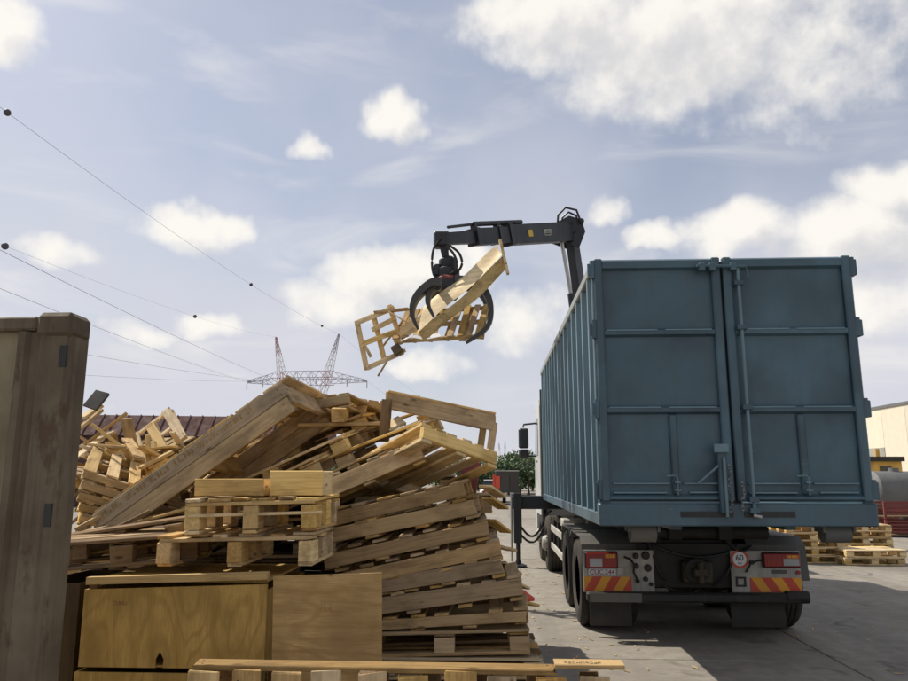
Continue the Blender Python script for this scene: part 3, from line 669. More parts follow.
for k in (.56, .64, .80):
    q = MB(); c = elbow + arm * k; q.beam(c - ad * .05, c + ad * .05, .25, .30 if k > .6 else .40, (0, 0, 1)); q.beam(c - ad * .04 + z_ * .18, c + ad * .04 + z_ * .18, .10, .16, (0, 0, 1)); q.build('boom_collar', 'crane_black', crane)
# knuckle: linkage plates and pins and hose loop
q = MB(); v_ = Vector((0, 1, 0))
for s in (-.17, .17):
    a = elbow + v_ * s
    q.prism([a + Vector((-.40, 0, -.18)), a + Vector((-.32, 0, .16)), a + Vector((-.05, 0, .30)), a + Vector((.20, 0, .22)), a + Vector((.28, 0, -.05)), a + Vector((.14, 0, -.40))], v_ * .03)
q.cyl(elbow - v_ * .22, elbow + v_ * .24, .085, 14); q.cyl(elbow - v_ * .2 + Vector((.2, 0, .17)), elbow + v_ * .22 + Vector((.2, 0, .17)), .06, 12); q.build('knuckle', 'crane_black', crane)
q = MB(); q.tube([elbow + Vector((-.30, -.2, .05)), elbow + Vector((-.28, -.22, .30)), elbow + Vector((-.12, -.22, .46)), elbow + Vector((.10, -.22, .40)), elbow + Vector((.18, -.22, .15))], .024, 7); q.tube([elbow + Vector((-.22, -.16, .05)), elbow + Vector((-.2, -.16, .25)), elbow + Vector((-.06, -.16, .38)), elbow + Vector((.10, -.16, .30)), elbow + Vector((.14, -.16, .1))], .024, 7); q.build('hose_loop', 'black_plastic', crane, True)
# labels on the boom
bf = Vector((0, 0, 1)).cross(ad).normalized()
if bf.y > 0: bf = -bf
def boomlabel(k, w, h, mat, name):
    c = elbow + arm * k + bf * .131; q = MB(); q.beam(c - ad * w / 2, c + ad * w / 2, .012, h, (0, 0, 1)); return q.build(name, mat, ob)
boomlabel(.42, .15, .13, 'yellow_label', 'warning_label'); w2 = boomlabel(.27, .26, .12, 'plate_white', 'maker_label')
for r_ in (-.03, .022):
    for k in range(5):
        c = elbow + arm * .27 + bf * .1385 + ad * ((k - 2) * .046) + Vector((0, 0, r_)); q = MB(); q.beam(c - ad * .016, c + ad * .016, .003, .034, (0, 0, 1)); q.build('label_print', 'ink', ob)
# outrigger on the left
oy = CY - .1
q = MB(); q.span((.40, oy - .12, 1.10), (1.55, oy + .12, 1.36), .015); q.build('outrigger_beam', 'crane_black', crane)
q = MB(); q.span((.42, oy - .21, .45), (.58, oy - .122, 1.42), .015); q.cyl((.50, oy - .165, .08), (.50, oy - .165, .46), .04, 12); q.lathe((.50, oy - .165, .0), (0, 0, 1), [(.16, .0), (.17, .03), (.06, .07), (.05, .12), (.001, .12)], 18); q.build('outrigger_leg', 'crane_black', crane)
q = MB(); q.cyl((.38, oy - .17, .1), (.38, oy - .17, 1.40), .022, 8); q.build('outrigger_pipe', 'steel_bare', crane, True)
q = MB()
for k in range(2):
    pts = [(.55 + .62 * t_, oy - .2, .78 - k * .16 - (.32 - .05 * k) * math.sin(math.pi * min(1, t_ * 1.15)) + .30 * t_) for t_ in [i / 10 for i in range(11)]]
    q.tube(pts, .022, 7)
q.build('outrigger_hose', 'black_plastic', crane, True)

# ------------------------------------------------------------------ grapple and its load
GY = 11.6
gbody = P(451, 284, Y=GY)
grap = thing('timber_grapple', 'black claw grapple hanging from the crane boom, closed around broken pallets', 'grapple', gbody)
q = MB(); q.cbox(tip + Vector((-.02, 0, -.02)), (.26, .22, .26), .03); q.beam(tip, P(446, 262, Y=GY), .16, .13, (0, 1, 0), .10, .09); q.build('hanger_link', 'crane_black', grap)
rot = P(448, 270, Y=GY)
q = MB(); q.lathe(rot + Vector((0, 0, -.16)), (0, 0, 1), [(.001, 0), (.17, 0), (.19, .05), (.19, .16), (.13, .2), (.15, .26), (.15, .32), (.08, .38), (.001, .38)], 18); q.cbox(rot + Vector((-.18, -.05, -.02)), (.12, .12, .2), .02); q.build('rotator', 'crane_black', grap, True)
q = MB(); q.cbox(P(447, 280, Y=GY - .2), (.26, .12, .17), .04); q.build('swivel_cover', 'red_body', grap)
q = MB(); q.cbox(gbody + Vector((-.10, .12, -.06)), (.40, .8, .22), .05); q.build('grapple_head', 'crane_black', grap)
hz = [[(441, 238), (434, 248), (432, 262), (434, 275), (440, 280)], [(447, 244), (458, 252), (462, 262), (459, 270), (451, 275)], [(446, 246), (453, 253), (457, 263), (455, 270), (450, 274)]]
for k, pts in enumerate(hz):
    q = MB(); q.tube(smooth([P(x, y, Y=GY - .12 - .05 * k) for x, y in pts]), .021, 7); q.build('hydraulic_hose', 'black_plastic', grap, True)
def tine(pts, y, w0=.12):
    c = smooth([P(a, b_, Y=y) for a, b_ in pts]); n = len(c)
    q = MB(); w0 *= 1.3; q.sweep(c, [(-.06, -w0), (.06, -w0), (.06, w0), (-.06, w0)], (0, 1, 0), [1.0 - .72 * (i / (n - 1)) ** 1.6 for i in range(n)])
    q.build('claw_tine', 'claw_steel', grap)
tine([(441, 284), (431, 285), (417, 297), (412, 313), (418, 329)], GY - .78)
tine([(441, 286), (436, 286), (430, 292), (428, 304), (434, 317)], GY - .74, .10)
tine([(455, 281), (442, 283), (433, 296), (434, 308), (444, 322)], GY + .40)
tine([(455, 281), (478, 285), (490, 303), (488, 326), (466, 343)], GY - .10)
tine([(455, 282), (474, 288), (485, 300), (486, 318), (474, 338)], GY + .75, .10)
q = MB(); q.cyl(P(437, 286, Y=GY + .4), P(437, 286, Y=GY - .84), .065, 12); q.build('claw_shaft', 'crane_black', grap, True)
q = MB(); q.cyl(P(431, 287, Y=GY), P(478, 288, Y=GY), .06, 12); q.build('claw_cylinder', 'crane_black', grap, True)

# ------------------------------------------------------------------ pallets
BM = {}
def board_mesh(L, w, t):
    k = (round(L, 2), round(w, 3), round(t, 3), random.randrange(3))
    if k not in BM:
        q = MB(); q.cbox((0, 0, 0), (L, w, t), .004)
        for v in q.v:
            v.x += random.uniform(-.006, .006); v.z += .006 * math.sin(v.x * 2.1 + k[3]) * (1 if L > .5 else 0); v.y += random.uniform(-.002, .002)
        if k[3] == 2 and L > .5:
            for v in q.v:
                if abs(v.x) > L / 2 - .03: v.x -= math.copysign(random.uniform(0, .035), v.x)
        nf = len(q.f)
        if L > .4 and w > .05 and t < .035:
            for sx in (-1, 1):
                for sy in (-.25, .22):
                    for sz in (-1, 1):
                        cx, cy = sx * (L / 2 - .055 + random.uniform(-.012, .012)), sy * w + random.uniform(-.006, .006); zz_ = .006 * math.sin(cx * 2.1 + k[3]) * (1 if L > .5 else 0) + sz * (t / 2 + .0012)
                        q.add([(cx + .0055 * math.cos(a_ * 1.0472), cy + .0055 * math.sin(a_ * 1.0472), zz_) for a_ in range(6)], [tuple(range(6))])
        me = bpy.data.meshes.new('board'); me.from_pydata([tuple(v) for v in q.v], [], q.f); me.materials.append(MAT['wood_mid']); me.materials.append(MAT['nail']); BM[k] = me
        for i_ in range(nf, len(me.polygons)): me.polygons[i_].material_index = 1
    return BM[k]
def piece(par, name, c, L, w, t, mat, along='x', jit=.012):
    o = bpy.data.objects.new(name, board_mesh(L, w, t)); col.objects.link(o); o.parent = par; o.location = c
    o.rotation_euler = (random.uniform(-.006, .006), random.uniform(-.004, .004), (R(90) if along == 'y' else 0) + random.gauss(0, jit))
    o.material_slots[0].link = 'OBJECT'; o.material_slots[0].material = MAT[mat]
    return o
def euler(tilt, pitch, yaw):
    return (Matrix.Rotation(-R(tilt), 4, 'Y') @ Matrix.Rotation(R(pitch), 4, 'X') @ Matrix.Rotation(R(yaw), 4, 'Z')).to_euler()
def pallet(label, c, rot=(0, 0, 0), L=1.2, W=.8, kind='block', mats=('wood_mid',), group=None, bh=.078, n=5, miss=0.0, jit=.012, name='pallet', cat='pallet', bt=.022):
    """c: centre of the underside; rot: tilt in the picture's plane, pitch, yaw in degrees"""
    p = thing(name, label, cat, c, group); p.rotation_euler = euler(*rot)
    mt = lambda: random.choice(mats)
    if kind == 'block':
        for y in (-W / 2 + .05, 0, W / 2 - .05): piece(p, 'bottom_board', (0, y, bt / 2), L, .1, bt, mt(), 'x', jit * .4)
        for x in (-L / 2 + .0725, 0, L / 2 - .0725):
            for y in (-W / 2 + .05, 0, W / 2 - .05):
                if random.random() < miss * .4: continue
                piece(p, 'spacer_block', (x, y, bt + bh / 2 + .001), .145, .1, bh, mt(), 'x', jit)
            piece(p, 'cross_board', (x, 0, bt * 1.5 + bh + .002), W, .145, bt, mt(), 'y', jit * .4)
        for k in range(n):
            if random.random() < miss: continue
            wd = .145 if k % 2 == 0 else .1
            piece(p, 'deck_board', (0, -W / 2 + wd / 2 + k * (W - wd) / (n - 1), bt * 2.5 + bh + .003), L * random.uniform(.985, 1.0), wd, bt, mt(), 'x', jit)
    else:      # stringers along the length, boards across
        for y in (-W / 2 + .02, 0, W / 2 - .02): piece(p, 'stringer', (0, y, bt + bh / 2), L, .04, bh, mt(), 'x', jit * .2)
        nb = max(3, int(n * .6))
        for k in range(nb): piece(p, 'bottom_board', (-L / 2 + .05 + k * (L - .1) / (nb - 1), 0, bt / 2 - .001), W, .1, bt, mt(), 'y', jit * .5)
        for k in range(n):
            if random.random() < miss: continue
            piece(p, 'deck_board', (-L / 2 + .05 + k * (L - .1) / (n - 1), 0, bt * 1.5 + bh + .001), W * random.uniform(.98, 1.0), .1, bt, mt(), 'y', jit)
    return p
def loose(label, a, b_, w, t, mat, name='plank', cat='plank', group=None, up=(0, 0, 1)):
    a, b_ = Vector(a), Vector(b_); L = (b_ - a).length; x = (b_ - a).normalized(); y = Vector(up).cross(x).normalized(); z = x.cross(y)
    o = bpy.data.objects.new(name, board_mesh(L, w, t)); col.objects.link(o); o.location = (a + b_) / 2
    o.rotation_euler = Matrix((x, y, z)).transposed().to_euler(); o.material_slots[0].link = 'OBJECT'; o.material_slots[0].material = MAT[mat]
    return setp(o, label, cat, group)
OLD = ('wood_old', 'wood_old', 'wood_mid', 'wood_grey'); MIDW = ('wood_mid', 'wood_mid', 'wood_fresh', 'wood_old'); NEW = ('wood_fresh', 'wood_fresh', 'wood_mid'); DRK = ('wood_old', 'wood_dark', 'wood_grey')

# load held in the grapple
pallet('broken slatted pallet clamped lowest in the grapple claws', P(443, 327, Y=GY + .40), (9, 42, -12), 1.45, .95, 'stringer', ('wood_mid', 'wood_old'), n=10, miss=.1, jit=.05, bh=.07)
LF = thing('pallet', 'ladder-like pale pallet frame dangling from the grapple on its outer side', 'pallet', P(378, 340, Y=GY + .2))
def lbar(name, a, b_, w, t_, mat, ya=0, yb=0, up=(0, -1, 0)):
    o = loose(None, P(*a, Y=GY + .2 + ya), P(*b_, Y=GY + .2 + yb), w, t_, mat, name, None, up=up); o.parent = LF; o.location = o.location - LF.location
for a_, b2 in (((357, 321), (367, 370)), ((373, 313), (385, 363)), ((389, 305), (402, 344))): lbar('stringer', a_, b2, .075, .10, 'wood_pale', -.05, .05)
for a_, b2 in (((355, 324), (392, 309)), ((361, 345), (398, 331)), ((366, 369), (404, 352))): lbar('deck_board', a_, b2, .07, .022, 'wood_fresh', -.12, -.12); lbar('bottom_board', (a_[0] + 2, a_[1] - 2), (b2[0] + 2, b2[1] - 2), .06, .02, 'wood_mid', .09, .09)
lbar('deck_board', (372, 330), (396, 318), .08, .022, 'wood_fresh', -.12, -.12); lbar('broken_slat', (365, 346), (371, 357), .05, .02, 'wood_mid', -.1, -.1)
sheet = thing('plywood_sheet', 'long bright folded plywood sheet gripped diagonally in the grapple', 'sheet', P(460, 292, Y=GY - .2))
def strip(name, e0a, e0b, e1a, e1b, mat, bow, th=Vector((.004, .016, .006)), ns=14):
    q = MB(); rows = []
    for i in range(ns + 1):
        t_ = i / ns; pa = e0a.lerp(e0b, t_); pb = e1a.lerp(e1b, t_); rows.append([pa.lerp(pb, j / 5) + Vector((0, -.03 * math.sin(t_ * 6.3) * math.sin(j / 5 * 3.14), -bow * math.sin(t_ * math.pi) + .02 * math.sin(t_ * 9 + j))) for j in range(6)])
    vs = [p for r_ in rows for p in r_]; N_ = len(vs); fs = []
    for i in range(ns):
        for j in range(5): k = i * 6 + j; fs += [(k, k + 1, k + 7, k + 6), (N_ + k, N_ + k + 6, N_ + k + 7, N_ + k + 1)]
        fs += [(i * 6, (i + 1) * 6, N_ + (i + 1) * 6, N_ + i * 6), (i * 6 + 5, N_ + i * 6 + 5, N_ + (i + 1) * 6 + 5, (i + 1) * 6 + 5)]
    for j in range(5): fs += [(j, N_ + j, N_ + j + 1, j + 1), (ns * 6 + j, ns * 6 + j + 1, N_ + ns * 6 + j + 1, N_ + ns * 6 + j)]
    q.add(vs + [p + th for p in vs], fs); q.build(name, mat, sheet, True)
r0, r1 = P(417, 332, Y=GY - .66), P(502, 256, Y=GY - .46)
strip('upper_leaf', P(424, 306, Y=GY - .34), P(497, 245, Y=GY - .22), r0, r1, 'ply_sunlit', .03)
strip('lower_leaf', r0 + Vector((0, .01, -.012)), r1 + Vector((0, .01, -.012)), P(424, 340, Y=GY - .50), P(506, 270, Y=GY - .28), 'wood_fresh', .05)
e0, e1 = P(500, 240, Y=GY - .40), P(508, 274, Y=GY - .45)
q = MB(); q.beam(e0, e1, .10, .04, (1, 0, 0)); q.build('end_batten', 'wood_pale', sheet)
loose('pale plank stub sticking out on the outer side of the grapple load', P(390, 312, Y=GY), P(424, 333, Y=GY - .1), .14, .022, 'wood_pale')
loose('short brown plank crossing the ladder-like frame in the grapple', P(374, 313, Y=GY + .1), P(410, 309, Y=GY), .09, .04, 'wood_old')
loose('thin splintered slat pointing down out of the grapple load', P(378, 376, Y=GY + .1), P(389, 358, Y=GY + .1), .07, .02, 'wood_old', 'slat', 'slat')
loose('diagonal slat behind the ladder-like frame in the grapple', P(380, 350, Y=GY + .35), P(404, 320, Y=GY + .35), .09, .02, 'wood_mid', 'slat', 'slat')
loose('broad yellow board bridging frame and claws in the grapple', P(392, 338, Y=GY + .2), P(428, 318, Y=GY + .1), .22, .02, 'wood_fresh', up=(0, -1, .3))
loose('dark block end hanging below the ladder-like frame', P(393, 352, Y=GY), P(401, 347, Y=GY), .16, .14, 'wood_dark', 'wood_block', 'block')
q = MB(); pts = [P(403, 340, Y=GY - .2), P(412, 336, Y=GY - .3), P(424, 338, Y=GY - .25), P(440, 335, Y=GY - .2)]
for i in range(3): q.beam(pts[i], pts[i + 1], .16, .012, (0, -.6, 1))
setp(q.build('plastic_scrap', 'plastic_white'), 'white plastic scrap caught under the grapple load', 'plastic scrap')

# ---- crates and the pallet on edge at the front of the heap
fp = thing('pallet', 'long pallet standing on edge in front of the plywood crates', 'pallet', (-.45, 3.9, 0))
xa, xb, zt_ = P(186, 660, Y=3.9).x, P(626, 662, Y=3.9).x, .80
def part_box(par, name, a, b_, mat, tilt=0):
    a, b_ = Vector(a), Vector(b_); c = (a + b_) / 2; d = b_ - a
    ax = max(range(3), key=lambda k: abs(d[k])); L = abs(d[ax]); o_ = [k for k in range(3) if k != ax]
    o = bpy.data.objects.new(name, board_mesh(L, abs(d[o_[0]]), abs(d[o_[1]]))); col.objects.link(o); o.parent = par; o.location = c - worldloc(par)
    o.rotation_euler = {0: (0, tilt, 0), 1: (0, 0, R(90)), 2: (R(0), R(90), 0)}[ax] if ax != 2 else Matrix(((0, 1, 0), (0, 0, 1), (1, 0, 0))).to_euler()
    if ax == 1: o.rotation_euler = Matrix(((0, 1, 0), (1, 0, 0), (0, 0, -1))).to_euler()
    o.material_slots[0].link = 'OBJECT'; o.material_slots[0].material = MAT[mat]; return o
part_box(fp, 'top_rail', (xa, 3.925, zt_ - .02), (xb - .32, 4.06, zt_ + .005), 'wood_brown'); tr = part_box(fp, 'top_rail', (xb - .345, 3.93, zt_ + .006), (xb + .0, 4.05, zt_ + .028), 'wood_old')
part_box(fp, 'stringer', (xa, 3.95, .38), (xb, 4.05, .42), 'wood_old'); part_box(fp, 'stringer', (xa, 3.95, .01), (xb, 4.05, .05), 'wood_old')
x = xa + .01; k = 0
wds = [.16, .14, .15, .15, .14, .15, .16, .145, .15, .15, .15, .15, .145, .148]
gaps = [.07, .06, .05, .09, .06, .08, .05, .10, .06, .17, .013, .05, .05]
while x + .13 < xb + .01 and k < 13:
    w_ = wds[k]; part_box(fp, 'board', (x, 3.90, .005 + random.uniform(0, .01)), (x + w_, 3.922, zt_ - .012 + random.uniform(-.012, .004)), random.choice(('wood_old', 'wood_mid', 'wood_old'))); x += w_ + gaps[k]; k += 1
x = xa + .1
while x + .1 < xb: part_box(fp, 'back_board', (x, 4.062, .0), (x + .1, 4.084, zt_ - .03), 'wood_dark'); x += .27

def stencil(par, org, ux, uz, length, h, n, mat='ink', seed=3, off=None):
    """worn, unreadable stencil strokes"""
    rnd = random.Random(seed); q = MB(); org, ux, uz = Vector(org), Vector(ux).normalized(), Vector(uz).normalized()
    for k in range(n):
        c = org + ux * (length * (k + .5) / n); w = length / n * .34
        for s in rnd.sample(range(5), 3):
            if s < 2: a, b_ = c + ux * (w * (s * 2 - 1)) - uz * h / 2, c + ux * (w * (s * 2 - 1)) + uz * h / 2
            else: zz = (s - 3) * h / 2; a, b_ = c - ux * w + uz * zz, c + ux * w + uz * zz
            q.beam(a, b_, length / n * .12, .0012, ux.cross(uz))
    return q.build('stencil_mark', mat, par)
stencil(tr, (xb - .30, 3.965, zt_ + .0296), (1, 0, 0), (0, 1, 0), .19, .03, 9, 'wood_dark')

def crate(label, x0, x1, y0, y1, z0, z1, mat, notch=None, top_gap=True, tiltz=0, name='plywood_crate'):
    c = thing(name, label, 'crate', ((x0 + x1) / 2, y0, z0)); t_ = .014
    zt2 = z1 - (.075 if top_gap else 0)
    poly = [(x0, y0, z0), (x1, y0, z0), (x1, y0, zt2 + tiltz), (x0, y0, zt2)]
    if notch: nx = notch; poly = [(x0, y0, z0), (nx - .022, y0, z0), (nx - .026, y0, z0 + .05), (nx, y0, z0 + .10), (nx + .028, y0, z0 + .05), (nx + .022, y0, z0)] + poly[1:]
    q = MB(); q.prism(poly, (0, t_, 0)); fpn = q.build('front_panel', mat, c)
    q = MB(); q.span((x0 + .001, y0 + t_ + .001, z0), (x0 + t_, y1, zt2)); q.build('side_panel', mat, c)
    q = MB(); q.span((x1 - t_, y0 + t_ + .001, z0), (x1 - .001, y1, zt2)); q.build('side_panel', mat, c)
    q = MB(); q.span((x0 + t_ + .001, y1 - t_, z0), (x1 - t_ - .001, y1, zt2)); q.build('back_panel', mat, c)
    q = MB(); q.span((x0 + t_ + .002, y0 + t_ + .002, z0), (x1 - t_ - .002, y1 - t_ - .002, z0 + .012)); q.build('bottom_panel', mat, c)
    if top_gap:
        q = MB(); q.prism([(x0 + .01, y0 - .012, z1 - .045), (x1, y0 - .012, z1 - .045 + tiltz), (x1, y0 - .012, z1 + tiltz), (x0 + .01, y0 - .012, z1)], (0, .05, 0)); q.build('lid_batten', 'wood_mid', c)
        q = MB(); q.span((x0 + .02, y0 + .045, z1 - .032), (x1 - .02, y1, z1 - .018)); q.build('lid', mat, c)
        for xx in (x0 + .02, x1 - .07):
            q = MB(); q.span((xx, y0 + .016, z0 + .013), (xx + .05, y0 + .05, z1 - .05)); q.build('corner_post', 'wood_dark', c)
    return c, fpn
CYF = 4.8
cx0, cx1 = P(82, 620, Y=CYF).x, P(266, 620, Y=CYF).x
zc1 = P(80, 578, Y=CYF).z; zc0 = P(80, 667, Y=CYF).z
c1, f1 = crate('yellowish plywood crate with a notch in its lower edge under a battened lid', cx0, cx1, CYF, 5.75, zc0, zc1 + .005, 'ply_yellow', P(160, 650, Y=CYF).x, True, .04)
crate('lower plywood crate carrying the notched yellowish crate', cx0 - .01, cx1 - .25, CYF - .02, 5.7, .0, zc0 - .025, 'ply_yellow', None, False)
stencil(f1, (P(113, 603, Y=CYF).x, CYF - .0008, P(113, 603, Y=CYF).z), (1, 0, 0), (0, 0, 1), .09, .022, 4, 'wood_dark', 5)
crate('added filler crate, toned dark as shade, in the gap between the rusty end wall and the notched crate', P(30, 600, Y=5.0).x, P(79, 600, Y=5.0).x, 5.0, 5.7, 0, P(60, 583, Y=5.0).z, 'ply_shade', None, False)  # filler crate added to darken the gap, shade put into its colour
CY2 = 4.72
c2 = thing('propped_plywood', 'square pinkish plywood panel with a small stamp propped beside the leaning pallet stack', 'plywood', (P(326, 610, Y=CY2).x, CY2, 0))
q = MB(); xl_, xr_, zp_ = P(272, 610, Y=CY2).x, P(381, 610, Y=CY2).x, P(300, 574, Y=CY2).z; q.prism([(xl_ + .03, CY2, .0), (xr_ + .02, CY2, .0), (xr_, CY2, zp_ + .01), (xl_, CY2, zp_ - .015)], (0, .018, 0)); f2 = q.build('sheet', 'ply_pink', c2)
for xx in (xl_ + .04, xr_ - .09): q = MB(); q.span((xx, CY2 + .0185, .0), (xx + .05, CY2 + .06, zp_ - .02)); q.build('batten', 'wood_mid', c2)
stencil(f2, (P(319, 604, Y=CY2).x, CY2 - .0008, P(319, 604, Y=CY2).z), (1, 0, 0), (0, 0, 1), .09, .03, 5, 'wood_old', 8); stencil(f2, (P(319, 609, Y=CY2).x, CY2 - .0008, P(319, 609, Y=CY2).z), (1, 0, 0), (0, 0, 1), .09, .02, 5, 'wood_old', 9)

# two chunky pallets and two wooden boxes on the crates
ztop = zc1 + .06
p1 = P(243, 574, Y=5.15); pallet('lower of two chunky block pallets lying on the notched plywood crate', (p1.x, 5.32, ztop - .005), (1, 0, 90), .72, 1.05, 'block', MIDW, bh=.135, n=6, bt=.024)
p2 = P(260, 540, Y=5.15); pallet('upper of two chunky block pallets, carrying two small wooden boxes', (p2.x, 5.30, ztop + .213), (1.2, 0, 90), .76, .88, 'block', MIDW, bh=.15, n=6, bt=.024)
zz = ztop + .213 + .235
def open_box(label, x0, x1, y0, y1, z, h, mat):
    b = thing('wooden_box', label, 'box', ((x0 + x1) / 2, y0, z)); t_ = .022
    part_box(b, 'side_board', (x0, y0, z), (x1, y0 + t_, z + h), mat); part_box(b, 'side_board', (x0, y1 - t_, z), (x1, y1, z + h), mat)
    part_box(b, 'end_board', (x0, y0 + t_ + .001, z), (x0 + t_, y1 - t_ - .001, z + h * .97), mat); part_box(b, 'end_board', (x1 - t_, y0 + t_ + .001, z), (x1, y1 - t_ - .001, z + h * .97), mat)
    part_box(b, 'bottom_board', (x0 + t_, y0 + t_ + .002, z + .002), (x1 - t_, y1 - t_ - .002, z + .02), mat)
open_box('small open wooden box on the chunky pallets, its end boards split', P(193, 505, Y=5.0).x, P(262, 505, Y=5.0).x, 5.0, 5.45, zz, .115, 'wood_mid')
open_box('tidy little wooden box on the chunky pallets beside the split one', P(268, 500, Y=5.0).x, P(321, 500, Y=5.0).x, 5.02, 5.35, zz + .004, .165, 'wood_fresh')
loose('thin pale slat lying across the chunky pallets in front of the boxes', P(190, 516, Y=4.95), P(322, 513, Y=4.95), .06, .02, 'wood_fresh', 'slat', 'slat')
pp = P(140, 560, Y=5.5); pallet('dim pallet wedged beside the chunky pallets above the crate', (pp.x, 5.5, pp.z + .02), (3, 4, 8), 1.0, .8, 'block', ('wood_dark', 'wood_brown'), bh=.12, miss=.2, jit=.04)  # dark woods put the shade of the hollow into the colour
pp = P(150, 540, Y=5.75); pallet('dim tilted pallet resting on the one wedged beside the chunky pallets', (pp.x, 5.8, pp.z), (9, 6, -12), 1.1, .8, 'block', ('wood_dark', 'wood_brown'), bh=.10, miss=.2, jit=.05)  # darkened like the pallet below, shade put into the wood tone
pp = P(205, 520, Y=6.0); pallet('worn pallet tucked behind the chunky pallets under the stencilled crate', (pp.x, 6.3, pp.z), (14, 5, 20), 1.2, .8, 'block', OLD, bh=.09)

# ---- leaning stack of stringer pallets
rows = [(469, 490, 12.0), (481, 508, 11.5), (489, 530, 11.0), (500, 550, 10.6), (504, 568, 9.5), (523, 590, 7.0), (531, 615, 4.5), (529, 646, 1.5)]
ORD = ['topmost', 'second from the top', 'third from the top', 'fourth from the top', 'fifth from the top', 'sixth from the top', 'seventh from the top', 'eighth from the top']
SY = 5.55
prev = None
for k, (px, py, tl) in enumerate(rows):
    c = P(px, py + 9, Y=SY); L = 1.22; d = Vector((-math.cos(R(tl)), 0, -math.sin(R(tl)))) * (L / 2)
    cc = c + d + Vector((0, .42, 0))
    pallet('brown pallet of the leaning stack beside the pinkish box, ' + ORD[k], cc, (tl, random.uniform(-1, 1), random.uniform(-3, 3)), L, .84, 'stringer' if k < 7 else 'block', ('wood_brown', 'wood_brown', 'wood_old') if k != 6 else ('wood_old', 'wood_old', 'wood_brown'), n=7, bh=(.098, .105, .10, .10, .105, .115, .07, .10)[k], miss=.06)  # brown wood, with the deeper shade low in the heap put into its tone
zlow = P(529, 655, Y=SY).z
for k in range(3):
    pallet('flat pallet at the foot of the leaning stack, ' + ('on the ground', 'in the middle of three', 'upper of three')[k], (-.32 + .03 * k, SY + .42, max(.005, .005 + k * (zlow - .01) / 3)), (0, 0, (-1) ** k * 2), 1.2, .84, 'block', DRK, 'flat pallets under the leaning stack', bh=.075)
# splinters and scrap down the right edge of the stack
for k, (xa_, ya_, xb_, yb_, y) in enumerate([(488, 498, 503, 508, 6.1), (490, 520, 506, 532, 6.2), (492, 545, 512, 550, 6.3), (500, 562, 517, 574, 6.3), (485, 486, 500, 496, 6.0), (515, 600, 534, 605, 6.1), (505, 578, 525, 588, 6.4)]):
    loose(('splintered board end poking out beside the leaning stack towards the truck'), P(xa_, ya_, Y=y), P(xb_, yb_, Y=y + .25), .11, .022, random.choice(('wood_mid', 'wood_fresh', 'wood_old')), 'broken_board', 'board', 'splintered board ends beside the leaning stack')
loose('red painted board end lying beside the leaning stack', P(520, 592, Y=6.2), P(531, 600, Y=6.1), .08, .03, 'wood_old', 'board', 'board').material_slots[0].material = MAT['paint_red']
loose('dull red board standing in the gap under the bright pallet', P(466, 498, Y=6.6), P(472, 462, Y=6.7), .16, .03, 'wood_old', 'board', 'board', up=(.2, 1, 0)).material_slots[0].material = MAT['red_body']

# ---- heap top: frames oriented by three measured corners
def pallet3(label, C, A, B, L, W, kind='block', mats=MIDW, flip=False, **kw):
    """C near bottom corner, A towards the length, B towards the width"""
    x = (A - C).normalized(); y = (B - C); y = (y - x * y.dot(x)).normalized(); z = x.cross(y)
    if z.z < 0: y = -y; z = -z; C = C - y * W if not flip else C
    p = pallet(label, C + x * L / 2 + y * W / 2, (0, 0, 0), L, W, kind, mats, **kw)
    p.rotation_euler = Matrix((x, y, z)).transposed().to_euler(); return p
# the bright one, seen from below
K_ = P(422, 440, Y=5.7); A_ = P(252, 497, Y=6.95); B_ = P(497, 468, Y=6.15)
pallet3('bright clean pallet lying tilted across the top of the leaning stack', K_, B_, A_, (B_ - K_).length, (A_ - K_).length, 'stringer', ('wood_fresh', 'wood_fresh', 'wood_pale'), n=6, bh=.105, bt=.026)
c = P(368, 488, Y=5.95); pallet('brown pallet wedged under the bright one', c + Vector((0, .4, 0)), (22, -4, 4), .95, .8, 'stringer', OLD, n=6, bh=.14)
# the long weathered crate with worn stencil
LC = thing('crate_lid', 'long weathered grey crate lid with worn stencilled side, tilted up steeply', 'crate lid', P(201, 474, Y=5.9)); LC.rotation_euler = euler(34.5, -6, -3)
Llc = 1.86
for k, (z0_, h_) in enumerate(((0, .135), (.140, .125))): piece(LC, 'side_plank', (0 if k else -.03, 0, z0_ + h_ / 2 - .02), Llc, h_, .03, 'wood_grey', 'x', 0).rotation_euler = (R(90), 0, 0)
for k, (z0_, h_) in enumerate(((0, .135), (.140, .125))): piece(LC, 'side_plank', (0, .9, z0_ + h_ / 2 - .02), Llc, h_, .03, 'wood_old', 'x', 0).rotation_euler = (R(90), 0, 0)
for k in range(7): piece(LC, 'lid_board', (-Llc / 2 + .14 + k * .278, 45e-2, .268), .86, .25, .022, random.choice(('wood_old', 'wood_mid')), 'y', .004)
for xx in (-Llc / 2 + .02, 0, Llc / 2 - .02): piece(LC, 'cross_batten', (xx, .45, .15), .86, .18, .04, 'wood_old', 'y', 0).rotation_euler = (R(90), 0, R(90))
q = MB(); rnd = random.Random(4)
for k in range(44):
    x_ = -.85 + k * .034 + rnd.uniform(-.006, .006)
    if k % 7 == 6: continue
    q.box((x_, -.0165, .20 + rnd.uniform(-.004, .004)), (.013, .002, .040)) if rnd.random() < .6 else q.box((x_, -.0165, .185), (.018, .002, .012))
st = q.build('stencil_mark', 'wood_brown', None); st.parent = LC; st.rotation_euler = (0, 0, 0)
